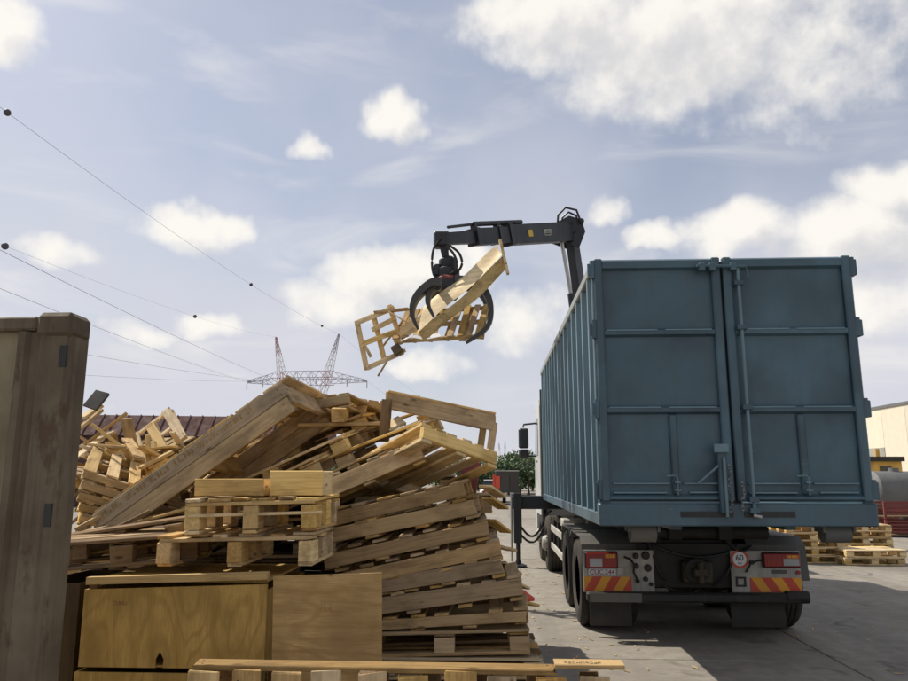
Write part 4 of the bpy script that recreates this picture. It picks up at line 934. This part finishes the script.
# three stacked pallets sloping the same way behind it
specs = [((258, 492, 6.15), (25, 7, -10), 1.35, .95, MIDW, 'sloping pallet below the stencilled lid, nearest the little boxes'), ((282, 470, 6.45), (24, 6, -8), 1.45, .95, NEW, 'sloping pallet in the middle of three behind the little boxes'),
         ((300, 447, 6.9), (22, 5, -6), 1.5, 1.0, MIDW, 'highest of three sloping pallets behind the little boxes')]
for (px, py, y), rt, L, W_, mt, lb_ in specs:
    pallet(lb_, P(px, py, Y=y) + Vector((0, .4, -.05)), rt, L, W_, 'block', mt, bh=.085, n=6, jit=.02)
for k, ((px, py, y), rt, L, W_, mt) in enumerate([((352, 452, 6.35), (21, 5, -8), 1.5, .9, NEW), ((330, 478, 6.2), (23, 4, -5), 1.3, .85, MIDW), ((368, 432, 6.9), (19, 6, -6), 1.4, .95, MIDW), ((300, 430, 7.2), (20, 4, -4), 1.5, .95, MIDW)]):
    pallet(('yellowish pallet sloping up beside the bright clean pallet', 'brownish pallet sloping up below the yellowish one', 'tan pallet sloping up behind the bright clean pallet', 'tan pallet sloping up under the crest boards')[k], P(px, py, Y=y) + Vector((0, .45, -.08)), rt, L, W_, 'block', mt, bh=.085, n=7, jit=.025)
c = P(330, 415, Y=7.3); pallet('dark boarded pallet forming the crest of the heap', c + Vector((0, .3, -.05)), (-6, -14, 6), 1.1, .9, 'stringer', ('wood_grey', 'wood_old'), n=9, bh=.10)
c = P(318, 412, Y=6.8); pallet('grey pallet end showing behind the tilted lid at the crest', c + Vector((0, .25, -.08)), (4, -10, -14), .9, .8, 'stringer', ('wood_grey', 'wood_old'), n=7, bh=.09)
loose('square timber end jutting from the crest of the heap', P(338, 416, Y=6.5), P(352, 406, Y=7.4), .13, .12, 'wood_mid', 'timber', 'timber')
loose('flat tan board lying along the crest of the heap', P(300, 425, Y=6.75), P(405, 424, Y=6.75), .14, .03, 'wood_mid')
loose('tan triangular board end propped inside the frame on the heap', P(386, 428, Y=6.55), P(402, 420, Y=6.6), .16, .03, 'wood_fresh', up=(0, -.5, 1))
# open wooden frame standing on the heap
FR = thing('pallet_collar', 'open wooden collar frame perched on top of the heap behind the bright pallet', 'pallet collar', P(440, 430, Y=6.7))
def fbar(name, a, b_, w, h, mat='wood_old', up=(0, 0, 1)):
    o = loose(None, a, b_, w, h, mat, name, None, up=up); o.parent = FR; o.location = o.location - FR.location; return o
tl_, tr_ = P(387, 400, Y=6.5), P(494, 423, Y=6.9); bl_, br_ = P(384, 442, Y=6.5), P(488, 466, Y=6.9); dp = Vector((-.10, .75, .06))
fbar('long_board', tl_, tr_, .03, .15); fbar('long_board', tl_ + dp, tr_ + dp, .03, .15, 'wood_grey'); fbar('post', tl_, bl_, .03, .09, 'wood_dark', (1, 0, 0)); fbar('post', tr_, br_, .03, .07, 'wood_mid', (1, 0, 0))
fbar('end_board', tl_, tl_ + dp, .03, .14, 'wood_mid'); fbar('end_board', tr_, tr_ + dp, .03, .14, 'wood_mid'); fbar('cap_strip', tl_ + Vector((0, .03, .082)), tr_ + Vector((0, .03, .082)), .10, .02, 'wood_mid')
fbar('post', tl_ + dp, bl_ + dp, .03, .09, 'wood_dark', (1, 0, 0)); fbar('post', tr_ + dp, br_ + dp, .03, .07, 'wood_mid', (1, 0, 0))

# ---- left part of the heap
for k in range(6):
    c = P(82 + k * 1.2, 538 - k * 10.5, Y=6.35); pallet('pallet of the slanting stack by the rusty end wall, ' + ('bottom', 'second', 'third', 'fourth', 'fifth', 'top')[k] + ' of six', c + Vector((.3, .35, 0)), (-24, 6, 30 + random.uniform(-3, 3)), 1.0, .75, 'stringer', ('wood_old', 'wood_mid', 'wood_mid'), n=6, bh=.06, bt=.02)
for k, (xa_, ya_, xb_, yb_, y, w_, mt, lb_) in enumerate([
    (91, 424, 149, 468, 6.9, .05, 'wood_fresh', 'long pale stick leaning steeply above the slanting stack'), (80, 446, 142, 467, 6.8, .05, 'wood_pale', 'long pale stick lying almost level above the slanting stack'),
    (106, 449, 138, 470, 7.0, .07, 'wood_mid', 'short tan stick between the two long pale sticks'), (126, 418, 134, 452, 7.6, .12, 'wood_grey', 'grey upright board behind the long pale sticks'),
    (82, 418, 100, 406, 7.4, .10, 'wood_fresh', 'bright board end under the short grey board by the rusty end wall'), (80, 428, 102, 410, 7.3, .06, 'wood_mid', 'tan slat below the bright board end by the rusty end wall'),
    (112, 432, 116, 455, 7.5, .09, 'wood_old', 'brown board stub behind the long pale sticks'), (96, 440, 112, 432, 7.2, .10, 'wood_mid', 'broken tan board behind the steep pale stick'),
    (172, 432, 183, 448, 7.6, .06, 'wood_fresh', 'short bright slat leaning behind the small broken frame'), (140, 468, 172, 452, 6.6, .09, 'wood_mid', 'tan plank along the upper edge of the stencilled lid'),
    (108, 505, 190, 455, 6.1, .10, 'wood_old', 'brown plank parallel to the stencilled lid beneath it'), (75, 530, 130, 500, 5.9, .10, 'wood_old', 'brown plank near the foot of the slanting stack'),
    (84, 545, 150, 512, 5.6, .08, 'wood_dark', 'dark plank in the hollow above the notched crate'), (90, 560, 128, 534, 5.5, .06, 'wood_grey', 'grey slat in the hollow above the notched crate')]):
    loose(lb_, P(xa_, ya_, Y=y), P(xb_, yb_, Y=y + .2), w_, .03, mt)
loose('short grey board tilted on top of the heap by the rusty end wall', P(90, 408, Y=7.4), P(103, 392, Y=7.5), .17, .03, 'wood_grey', 'board', 'board', up=(0, -1, .6)).material_slots[0].material = MAT['dark_panel']
pallet('small broken pale frame on the far side of the heap', P(160, 440, Y=7.9), (32, 58, 10), .55, .55, 'stringer', ('wood_pale', 'wood_fresh'), n=3, bh=.03, bt=.018, miss=0, jit=.06)
loose('bright yellow board end beside the small broken frame', P(142, 453, Y=7.7), P(156, 447, Y=7.7), .14, .05, 'wood_pale', up=(0, -1, .5))
for k, (px, py, y, rt) in enumerate([(120, 470, 7.4, (20, 10, 30)), (180, 462, 7.6, (28, 8, 10)), (150, 480, 7.9, (-10, 12, 60)), (215, 455, 7.9, (18, 6, -20)), (95, 470, 8.2, (-14, 10, 20)), (140, 455, 8.8, (8, 20, 70))]):
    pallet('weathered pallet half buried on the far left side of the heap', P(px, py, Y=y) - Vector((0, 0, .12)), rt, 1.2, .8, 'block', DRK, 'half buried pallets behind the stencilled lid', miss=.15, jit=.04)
rnd = random.Random(33)
TANG = ['splintered stick in the tangle behind the stencilled lid', 'broken board in the tangle behind the stencilled lid']
for k in range(70):
    px, py, y = rnd.uniform(82, 215), rnd.uniform(438, 510), rnd.uniform(6.7, 8.2); py = max(py, 452 - (px - 82) * .06 if px > 110 else 438); c = P(px, py, Y=y)
    az, el, L = rnd.uniform(0, 3.14), R(rnd.gauss(5, 28)), rnd.uniform(.4, 1.0); d = Vector((math.cos(az) * math.cos(el), math.sin(az) * math.cos(el), math.sin(el))) * L / 2; kk = k % 2
    mt_ = rnd.choice(('wood_fresh', 'wood_mid', 'wood_old', 'wood_pale', 'wood_brown', 'wood_brown', 'wood_old')); cw = {'wood_fresh': 'yellowish', 'wood_brown': 'dark brown', 'wood_mid': 'tan', 'wood_old': 'brown', 'wood_pale': 'pale'}[mt_]; lw = 'short' if L < .7 else 'long'
    loose(lw + ' ' + cw + ' ' + TANG[kk], c - d, c + d, .045 if kk == 0 else rnd.uniform(.08, .14), .025, mt_, 'stick' if kk == 0 else 'broken_board', 'stick' if kk == 0 else 'board', lw + ' ' + cw + (' sticks' if kk == 0 else ' boards') + ' in the left tangle')
# ---- core of the heap: pallets that carry the rest
CORE = ['behind the notched crate', 'behind the chunky pallets', 'behind the leaning stack', 'under the half buried pallets', 'under the sloping pallets', 'under the crest', 'beside the truck lane', 'on the far left side', 'on the far truck side']
for ci, (x_, y_, top) in enumerate([(-2.95, 6.55, 1.15), (-1.75, 6.75, 1.45), (-.55, 6.95, 1.65), (-3.4, 7.6, 1.45), (-2.15, 7.8, 1.75), (-.95, 7.95, 1.9), (-.55, 8.2, 1.3), (-2.6, 8.9, 1.3), (-1.1, 9.3, 1.2)]):
    z = .01; k = 0
    while z + .15 < top:
        pallet('grey-brown pallet in the core of the heap ' + CORE[ci], (x_ + random.uniform(-.1, .1), y_ + random.uniform(-.1, .1), z), (random.uniform(-2, 2), random.uniform(-2, 2), random.choice((0, 0, 90)) + random.uniform(-9, 9)), 1.2, .8, 'block', DRK, 'core pallets ' + CORE[ci], bh=.10, n=5, miss=.05, jit=.02)
        z += .175; k += 1

# ------------------------------------------------------------------ rusty end wall on the left
LY = 3.3; lx = P(91, 330, Y=LY + .15).x; lz = P(70, 312, Y=LY).z
rc = thing('container_end_wall', 'old beige rusty steel end wall with a heavy corner post beside the heap', 'container wall', (lx - 1.2, LY, 0))
q = MB(); q.span((lx - 2.4, LY + .045, .12), (lx - .27, LY + .06, lz - .08)); q.build('wall_panel', 'old_box', rc)
for k in range(6):
    xx = lx - .62 - k * .36; q = MB(); q.prism([(xx - .10, LY + .044, .14), (xx - .07, LY + .018, .14), (xx + .07, LY + .018, .14), (xx + .10, LY + .044, .14)], (0, 0, lz - .24)); q.build('panel_rib', 'old_box', rc)
q = MB(); q.prism([(lx - .27, LY + .01, .05), (lx - .255, LY - .005, .05), (lx - .225, LY - .005, .05), (lx - .21, LY + .02, .05), (lx - .17, LY + .02, .05), (lx - .155, LY, .05), (lx - .03, LY, .05), (lx - .012, LY + .018, .05), (lx - .012, LY + .16, .05), (lx - .27, LY + .16, .05)], (0, 0, lz - .14)); post = q.build('corner_post', 'old_box_post', rc)
q = MB(); q.span((lx - 2.4, LY - .0, lz - .085), (lx - .181, LY + .1, lz - .018), .01); q.build('top_rail', 'old_box_post', rc)
q = MB(); q.span((lx - 2.4, LY + .0, 0.005), (lx - .28, LY + .1, .13), .01); q.build('bottom_rail', 'old_box_post', rc)
q = MB(); q.cbox((lx - .09, LY + .075, lz - .06), (.178, .18, .12), .022); q.build('corner_casting', 'old_box_post', rc)
for z in (lz - .26, lz - .98):
    q = MB(); q.span((lx - .055, LY - .004, z), (lx - .022, LY + .012, z + .10)); q.build('lock_slot_plate', 'black_plastic', post)  # black plate on the post, its colour stands for the slot's shaded depth
q = MB(); q.cbox((lx - .05, LY + .20, .62), (.06, .07, .34), .02); q.build('lock_box', 'dark_panel', rc)

# ------------------------------------------------------------------ stacked pallets and things on the right
def pstack(x, y, n, yaw, label, group=None, mats=('wood_fresh', 'wood_mid', 'wood_fresh', 'wood_pale')):
    z = .002
    for k in range(n):
        pallet(label + ', ' + (('bottom', 'second from the ground', 'third from the ground', 'fourth from the ground')[k] if k < n - 1 else 'topmost'), (x + random.uniform(-.03, .03), y + random.uniform(-.03, .03), z), (0, 0, yaw + random.uniform(-2, 2)), 1.2, .8, 'block', mats, group, jit=.008); z += .149
gp = lambda px, py: P(px, py, Z=0)
a = gp(817, 564); pstack(a.x, a.y + .5, 5, 4, 'pale pallet in the tall stack beyond the truck bumper', 'pallets of the tall stack beyond the bumper')
a = gp(790, 556); pstack(a.x, a.y + .9, 4, -6, 'pale pallet in the stack behind the tall one beyond the bumper', 'pallets of the stack behind the tall one')
a = gp(877, 566); pstack(a.x, a.y + .45, 2, 2, 'flat pale pallet of the low pair lying beside the tall pallet stack', 'low pair of pallets beside the tall stack')
a = gp(874, 552); pstack(a.x, a.y + .7, 4, -3, 'pale pallet of the medium stack behind the low pair', 'pallets of the medium stack behind the low pair')
a = gp(762, 552); pstack(a.x, a.y + 1.2, 4, 8, 'pale pallet of the stack half hidden by the right mudguard', 'pallets of the stack half hidden by the mudguard')
# red stillages
for k, (px, py, n_) in enumerate(((893, 536, 1), (912, 538, 2), (884, 531, 1))):
    a = gp(px, py)
    for j in range(n_):
        s = thing('steel_stillage', 'red steel stillage cage stacked in front of the cream warehouse', 'stillage', (a.x, a.y + .6, j * .52), 'red stillages before the cream warehouse'); w_, d_, h_ = 1.2, .8, .5
        for xx in (-w_ / 2, w_ / 2 - .06):
            for yy in (-d_ / 2, d_ / 2 - .06):
                q = MB(); o0 = Vector((a.x, a.y + .6, j * .52)); q.span(o0 + Vector((xx, yy, .01)), o0 + Vector((xx + .06, yy + .06, h_))); q.build('post', 'red_body', s)
        for z in (.12, .22, .32, .42):
            for yy in (-d_ / 2 + .01, d_ / 2 - .05):
                q = MB(); q.span(o0 + Vector((-w_ / 2 + .061, yy, z)), o0 + Vector((w_ / 2 - .061, yy + .03, z + .06))); q.build('slat', 'red_body', s)
        q = MB(); q.span(o0 + Vector((-w_ / 2, -d_ / 2, .055)), o0 + Vector((w_ / 2, d_ / 2, .075))); q.build('deck', 'wood_dark', s)
# timber bundle on bearers behind
a = gp(888, 520)
for k in range(3):
    loose('long dark beam lying on the ground before the grey tank', Vector((a.x - 2.2, a.y + 1.0 + k * .35, .12)), Vector((a.x + 3.2, a.y + 1.0 + k * .35, .12)), .2, .2, 'wood_dark', 'beam', 'beam', 'dark beams before the grey tank')
# grey tank
a = P(893, 492, Y=26); tk = thing('storage_tank', 'round grey steel tank lying before the cream warehouse', 'tank', (a.x, 26, 0))
q = MB(); q.lathe((a.x - .75, 26, 1.25), (1, 0, 0), [(.02, -.12), (.35, -.08), (.6, .03), (.66, .1), (.66, 1.4), (.6, 1.5), (.35, 1.6), (.02, 1.64)], 26); q.build('vessel', 'tank_grey', tk, True)
for s in (-.35, .45): q = MB(); q.span((a.x + s - .06, 25.5, .005), (a.x + s + .06, 26.5, .80)); q.build('saddle', 'chassis', tk)
q = MB(); q.cyl((a.x + .1, 26, 1.88), (a.x + .1, 26, 2.02), .16, 14); q.build('filler_cap', 'tank_grey', tk, True)
# yellow cabin
a = P(875, 478, Y=34); b_ = P(901, 458, Y=34); yc = thing('site_cabin', 'small yellow cabin with a dark flat roof before the cream warehouse', 'cabin', ((a.x + b_.x) / 2, 34, 0))
q = MB(); q.span((a.x, 34, .0), (b_.x, 36, b_.z - .15)); q.build('wall', 'yellow_shed', yc); q = MB(); q.span((a.x - .5, 33.8, b_.z - .149), (b_.x + .05, 36.2, b_.z + .06)); q.build('roof', 'chassis', yc)
q = MB(); q.span((a.x + .25, 33.97, b_.z - .75), (a.x + .75, 33.999, b_.z - .35)); q.build('window', 'glass_dark', yc); q = MB(); q.span((b_.x - .45, 33.97, .05), (b_.x - .12, 33.999, 1.9)); q.build('door', 'yellow_shed', yc)
q = MB(); q.cyl((a.x + .5, 34.6, b_.z + .06), (a.x + .5, 34.6, b_.z + .42), .10, 10); q.build('flue', 'yellow_shed', yc)
# cream warehouse
wz = P(908, 400, Y=40.9).z
wh = thing('warehouse', 'long cream clad warehouse with a low roofline behind the yellow cabin', 'building', (28, 48, 0))
WX = 23.0
for k in range(24):
    q = MB(); y_ = 20 + k * 2.5; q.span((WX, y_ + .012, 0), (WX + .08, y_ + 2.488, wz - .1)); q.build('wall_panel', 'cream_wall', wh)
q = MB(); q.span((WX + .06, 20, 0), (WX + 14, 80, wz - .12)); q.build('wall', 'cream_wall', wh)
q = MB(); q.span((WX - .06, 19.9, wz - .099), (WX + 14, 80.1, wz + .06)); q.build('roof', 'tank_grey', wh)
for k in range(5):
    y_ = 38 + k * 7; q = MB(); q.span((WX - .03, y_, .05), (WX - .001, y_ + 3.2, 3.4)); q.build('shutter', 'plate_white', wh)
# brown building left
by = 44; bl = P(60, 411, Y=by); br = P(300, 418, Y=by + 3)
bd = thing('brown_building', 'long low building with a dark red-brown roof beyond the heap', 'building', (bl.x / 2 + br.x / 2, by, 0))
x0_, x1_ = bl.x - 6, br.x; hz_ = bl.z
q = MB(); q.span((x0_, by, 0), (x1_, by + 12, hz_ - 1.3)); q.build('wall', 'wall_brown', bd)
q = MB(); q.prism([(x0_ - .4, by - .5, hz_ - 1.35), (x0_ - .4, by + .6, hz_ - .05), (x0_ - .4, by + 12.5, hz_ - .05), (x0_ - .4, by + 12.5, hz_ - 1.35)], (x1_ - x0_ + .8, 0, -.35)); rf = q.build('roof', 'roof_brown', bd)
for k in range(26):
    xx = x0_ + k * (x1_ - x0_) / 26; q = MB(); q.beam((xx, by - .52, hz_ - 1.36 - .3 * k / 26), (xx, by + .62, hz_ - .01 - .35 * k / 26), .06, .06, (1, 0, 0)); q.build('roof_seam', 'roof_brown', rf)
for k in range(7):
    xx = x0_ + 1.2 + k * (x1_ - x0_ - 2) / 7; q = MB(); q.span((xx, by - .03, 1.4), (xx + 1.3, by - .001, 2.6)); q.build('window', 'glass_dark', bd)

# ------------------------------------------------------------------ far yard: machine, car, trees, pylons
a = P(506, 500, Y=46)
fm = thing('yard_truck', 'dark backed lorry with red side parked far off in front of the trees', 'truck', (a.x, 46, 0))
w_ = .80
q = MB(); q.span((a.x - w_ + .18, 46, .75), (a.x + w_, 49.5, 1.75 + .30), .03); q.build('cargo_body', 'dark_panel', fm)
q = MB(); q.span((a.x - w_, 46.05, .75), (a.x - w_ + .175, 49.5, 1.55 + .30)); q.span((a.x - w_ + .176, 45.96, 1.0), (a.x - w_ + .45, 45.998, 1.75)); q.build('side_panel', 'paint_red', fm)
q = MB(); q.span((a.x - w_ + .15, 45.95, 1.93 + .1), (a.x + w_ + .03, 46.4, 2.0 + .1)); q.build('roof_edge', 'plate_white', fm)
for xx in (a.x - .30, a.x + .24):
    q = MB(); q.span((xx, 45.97, .85), (xx + .50, 45.998, 1.85)); q.build('rear_door', 'dark_panel', fm)
for xx in (a.x - .62, a.x + .62):
    for yy in (46.7, 48.9): q = MB(); q.lathe((xx - .1, yy, .40), (1, 0, 0), [(.2, 0), (.4, 0), (.4, .2), (.2, .2)], 18); q.build('wheel', 'rubber', fm)
    q = MB(); q.span((xx - .08, 45.96, .62), (xx + .08, 45.99, .72)); q.build('tail_lamp', 'lamp_red', fm)
a = P(493, 488, Y=50)
cr = thing('parked_car', 'white car parked beside the far lorry, mostly hidden by the heap', 'car', (a.x, 50, 0))
q = MB(); q.cbox((a.x, 52, .62), (1.75, 4.1, .62), .15); q.build('body', 'plastic_white', cr, True)
q = MB(); q.add([(a.x - .78, 50.3, .93), (a.x + .78, 50.3, .93), (a.x + .78, 53, .93), (a.x - .78, 53, .93), (a.x - .62, 50.75, 1.45), (a.x + .62, 50.75, 1.45), (a.x + .62, 52.3, 1.45), (a.x - .62, 52.3, 1.45)], [(3, 2, 1, 0), (4, 5, 6, 7), (0, 1, 5, 4), (1, 2, 6, 5), (2, 3, 7, 6), (3, 0, 4, 7)]); q.build('cabin', 'glass_dark', cr)
q = MB(); q.cbox((a.x, 51.5, 1.47), (1.24, 1.6, .05), .02); q.build('roof', 'plastic_white', cr)
for xx in (a.x - .86, a.x + .66):
    for yy in (50.8, 53.2): q = MB(); q.lathe((xx, yy, .31), (1, 0, 0), [(.15, 0), (.31, 0), (.31, .2), (.15, .2)], 18); q.build('wheel', 'rubber', cr)
for xx in (a.x - .7, a.x + .5): q = MB(); q.span((xx, 49.93, .68), (xx + .2, 49.96, .80)); q.build('tail_lamp', 'lamp_red', cr)

def tree(label, x, y, h, rx, mat, group, n=1500, seed=1):
    rnd = random.Random(seed); t = thing('tree', label, 'tree', (x, y, 0), group)
    q = MB(); q.tube([(x, y, 0), (x + .05, y, h * .3), (x - .05, y, h * .75)], .16, 8, [1, .7, .3])
    for k in range(5):
        a_ = rnd.uniform(0, 6.28); z0_ = h * rnd.uniform(.25, .5); q.tube([(x, y, z0_), (x + rx * .6 * math.cos(a_), y + rx * .6 * math.sin(a_), z0_ + h * .3)], .06, 5, [1, .3])
    q.build('trunk', 'bark', t, True)
    cl = [(rnd.gauss(0, .42) * rx, rnd.gauss(0, .42) * rx, h * rnd.uniform(.28, .92), rnd.uniform(.22, .42) * rx) for _ in range(16)]
    vs, fs = [], []
    for _ in range(n):
        c = rnd.choice(cl); d = Vector((rnd.gauss(0, 1), rnd.gauss(0, 1), rnd.gauss(0, .8))).normalized() * (c[3] * rnd.uniform(.45, 1.05))
        p = Vector((x + c[0], y + c[1], c[2])) + d; s = rnd.uniform(.10, .22); u = Vector((rnd.gauss(0, 1), rnd.gauss(0, 1), rnd.gauss(0, 1))).normalized(); v = u.orthogonal().normalized(); k = len(vs)
        vs += [p + u * s, p + v * s * .6, p - u * s, p - v * s * .6]; fs.append((k, k + 1, k + 2, k + 3))
    me = bpy.data.meshes.new('crown'); me.from_pydata([tuple(v - Vector((x, y, 0))) for v in vs], [], fs); me.materials.append(MAT[mat]); o = bpy.data.objects.new('crown', me); col.objects.link(o); o.parent = t
for k, (px, py, y) in enumerate([(470, 462, 74), (486, 464, 70), (497, 461, 78), (508, 463, 72), (519, 456, 76), (528, 453, 70), (537, 455, 80), (548, 458, 74), (478, 460, 90), (512, 458, 92), (532, 456, 90), (560, 455, 82)] + [(340 + 24 * i_, 464 - 4 * (i_ % 3), 78 + 5 * (i_ % 4)) for i_ in range(5)] + [(590 + 30 * i_, 462 - 4 * (i_ % 3), 80 + 5 * (i_ % 4)) for i_ in range(9)]):
    p = P(px, py, Y=y); tree(('bright green leafy tree in the row at the far end of the yard' if k % 2 == 0 else 'dark green leafy tree in the row at the far end of the yard'), p.x, y, p.z + .2, 2.2, 'leaf_a' if k % 2 == 0 else 'leaf_b', 'bright trees at the far end' if k % 2 == 0 else 'dark trees at the far end', 1500, k + 3)

def lattice(q, p, r_, w0, w1, n, th):
    p, r_ = Vector(p), Vector(r_); d = (r_ - p).normalized(); u = d.orthogonal().normalized(); v = d.cross(u)
    cs = []
    for i in range(n + 1):
        t_ = i / n; c = p + (r_ - p) * t_; w = w0 + (w1 - w0) * t_; cs.append([c + u * (a * w / 2) + v * (b * w / 2) for a, b in ((-1, -1), (1, -1), (1, 1), (-1, 1))])
    for i in range(n):
        for j in range(4):
            q.beam(cs[i][j], cs[i + 1][j], th, th); q.beam(cs[i][j], cs[i + 1][(j + 1) % 4], th * .7, th * .7)
            if i: q.beam(cs[i][j], cs[i][(j + 1) % 4], th * .7, th * .7)
def pylon(label, xof, Y, horn_px, beam_px, arm_px, s=1.0):
    (h1, h2), (b1, b2), (a1, a2) = horn_px, beam_px, arm_px; zc = lambda p: P(p[0], p[1], Y=Y); c = P(xof, 470, Y=Y)
    t = thing('transmission_pylon', label, 'pylon', (c.x, Y, 0)); B1, B2 = zc(b1), zc(b2); A1, A2, H1, H2 = zc(a1), zc(a2), zc(h1), zc(h2); th = .16 * s
    w = 3.0 * s; N_ = 4
    for k in range(N_):
        q = MB(); lattice(q, B1 + (B2 - B1) * k / N_, B1 + (B2 - B1) * (k + 1) / N_, w, w, 2, th); q.build('bridge_section', 'pylon_hazed_red' if k in (0, 3) else 'pylon_hazed_grey', t)
    for Bx, Ax in ((B1, A1), (B2, A2)): q = MB(); lattice(q, Bx, Ax, w * .8, .4 * s, 4, th * .8); q.build('cross_arm', 'pylon_hazed_grey', t)
    for Bx, Hx in ((B1 + (B2 - B1) * .14, H1), (B2 + (B1 - B2) * .12, H2)):
        m_ = Bx + (Hx - Bx) * .55; q = MB(); lattice(q, Bx, m_, 2.0 * s, 1.2 * s, 4, th * .7); q.build('horn', 'pylon_white', t); q = MB(); lattice(q, m_, Hx, 1.2 * s, .3 * s, 4, th * .8); q.build('horn', 'pylon_hazed_red' if Bx.x < c.x else 'pylon_hazed_grey', t)
    wst = Vector((c.x, Y, B1.z * .45))
    for Bx in (B1 + (B2 - B1) * .12, B2 + (B1 - B2) * .1): q = MB(); lattice(q, wst, Bx, 1.6 * s, 1.8 * s, 6, th * .8); q.build('branch', 'pylon_white', t)
    for sx in (-1, 1):
        for sy in (-1, 1): q = MB(); q.beam((c.x + sx * 4 * s, Y + sy * 4 * s, 0), (c.x + sx * .8 * s, Y + sy * .8 * s, wst.z + 1), th, th); q.build('leg', 'pylon_hazed_grey', t)
    q = MB()
    for k in range(5):
        z0_, z1_ = wst.z * k / 5, wst.z * (k + 1) / 5; e0 = 4 * s - 3.2 * s * k / 5; e1 = 4 * s - 3.2 * s * (k + 1) / 5
        for sgn in (-1, 1): q.beam((c.x - e0, Y + sgn * e0, z0_), (c.x + e1, Y + sgn * e1, z1_), th * .6, th * .6); q.beam((c.x + e0, Y + sgn * e0, z0_), (c.x - e1, Y + sgn * e1, z1_), th * .6, th * .6)
    q.build('bracing', 'pylon_hazed_grey', t)
    q = MB()
    for Ax in (A1, A1 + (B1 - A1) * .6, B1 + (B2 - B1) * .3, B1 + (B2 - B1) * .7, A2 + (B2 - A2) * .6, A2): q.cyl(Ax, Ax - Vector((0, 0, 2.2 * s)), .12 * s, 6)
    q.build('insulators', 'pylon_hazed_grey', t)
    return A1, A2, H1, H2, B1, B2
PY = 210
A1, A2, H1, H2, B1, B2 = pylon('red and white power pylon with two upright horns beyond the heap', 304, PY, ((276, 337), (339, 334)), ((274, 379), (334, 378)), ((247, 382), (367, 381)))
pylon('tiny distant power pylon rising over the trees', 503, 640, ((499, 443), (505, 441)), ((499, 458), (506, 458)), ((494, 459), (511, 460)), 1.0)
def wire(label, p0, p1, sag, balls=(), r_=.05, far=None):
    p0, p1 = Vector(p0), Vector(p1); n = 40; f = lambda t_: p0 + (p1 - p0) * t_ - Vector((0, 0, 4 * sag * t_ * (1 - t_)))
    t = thing('power_line', label, 'power line', p0); q = MB(); q.tube([f(i / n) for i in range(n + 1)], r_, 5); q.build('wire', 'wire_grey', t)
    for px in balls:
        best = min((abs((lambda v: 454 + FPX * (v - Vector((0, 0, EYE))).dot(RT) / (v - Vector((0, 0, EYE))).dot(FW))(f(k / 2000)) - px), k) for k in range(0, 2000))
        q = MB(); q.ball(f(best[1] / 2000), .33, 14, 10); q.build('marker_ball', 'ball_grey', t, True)
# each line runs from the pylon to the next tower, out of sight behind on the left
def line_to(label, p0, px, py, Y, balls=(), sag=1.5, r_=.05):
    m_ = P(px, py, Y=Y); e = p0 + (m_ - p0) * 1.35; wire(label, p0, e, sag, balls, r_)
line_to('uppermost power line with dark marker balls, rising steeply to the right horn', H2, 7, 86, 62, (7, 251, 322), 3.2, .02)
line_to('thin power line with two marker balls, reaching the left horn', H1, 5, 228, 64, (5, 195), 2.2, .012)
line_to('dark power line passing over the rusty end wall', A1 + (B1 - A1) * .9, 0, 243, 62, (), .8, .026)
line_to('lower bare power line crossing above the rusty end wall', A1, 0, 282, 66, (), .8, .024)
line_to('thin power line running low towards the left cross arm', A1 + (B1 - A1) * .5, 92, 352, 95, (), .6, .022)
line_to('thinnest power line running nearly level below the others', A1 + (B1 - A1) * .3, 88, 372, 100, (), .6, .018)
wire('faint power line from the right horn to the distant pylon', H2, P(505, 441, Y=640), 6, (419, 466), .02); wire('faint power line from the right arm to the distant pylon', A2, P(511, 460, Y=640), 6, (456,), .02)

# ------------------------------------------------------------------ splinters, chips and dirt swept along the lane
rnd = random.Random(21); q = MB()
for k in range(170):
    t_ = rnd.random(); x = rnd.gauss(.75, .45) if t_ < .6 else rnd.uniform(.3, 6); y = rnd.uniform(4.6, 15); L = rnd.uniform(.01, .07) * (1 if rnd.random() < .9 else 2.2); a_ = rnd.uniform(0, 3.14)
    d = Vector((math.cos(a_), math.sin(a_), 0)) * L / 2; c = Vector((x, y, .006)); q.beam(c - d, c + d + Vector((0, 0, rnd.uniform(0, .012))), rnd.uniform(.006, .022), .006)
o = q.build('wood_splinters', 'wood_mid', org=(0, 0, 0)); setp(o, 'wood splinters and chips scattered over the concrete lane', 'splinters', kind='stuff')
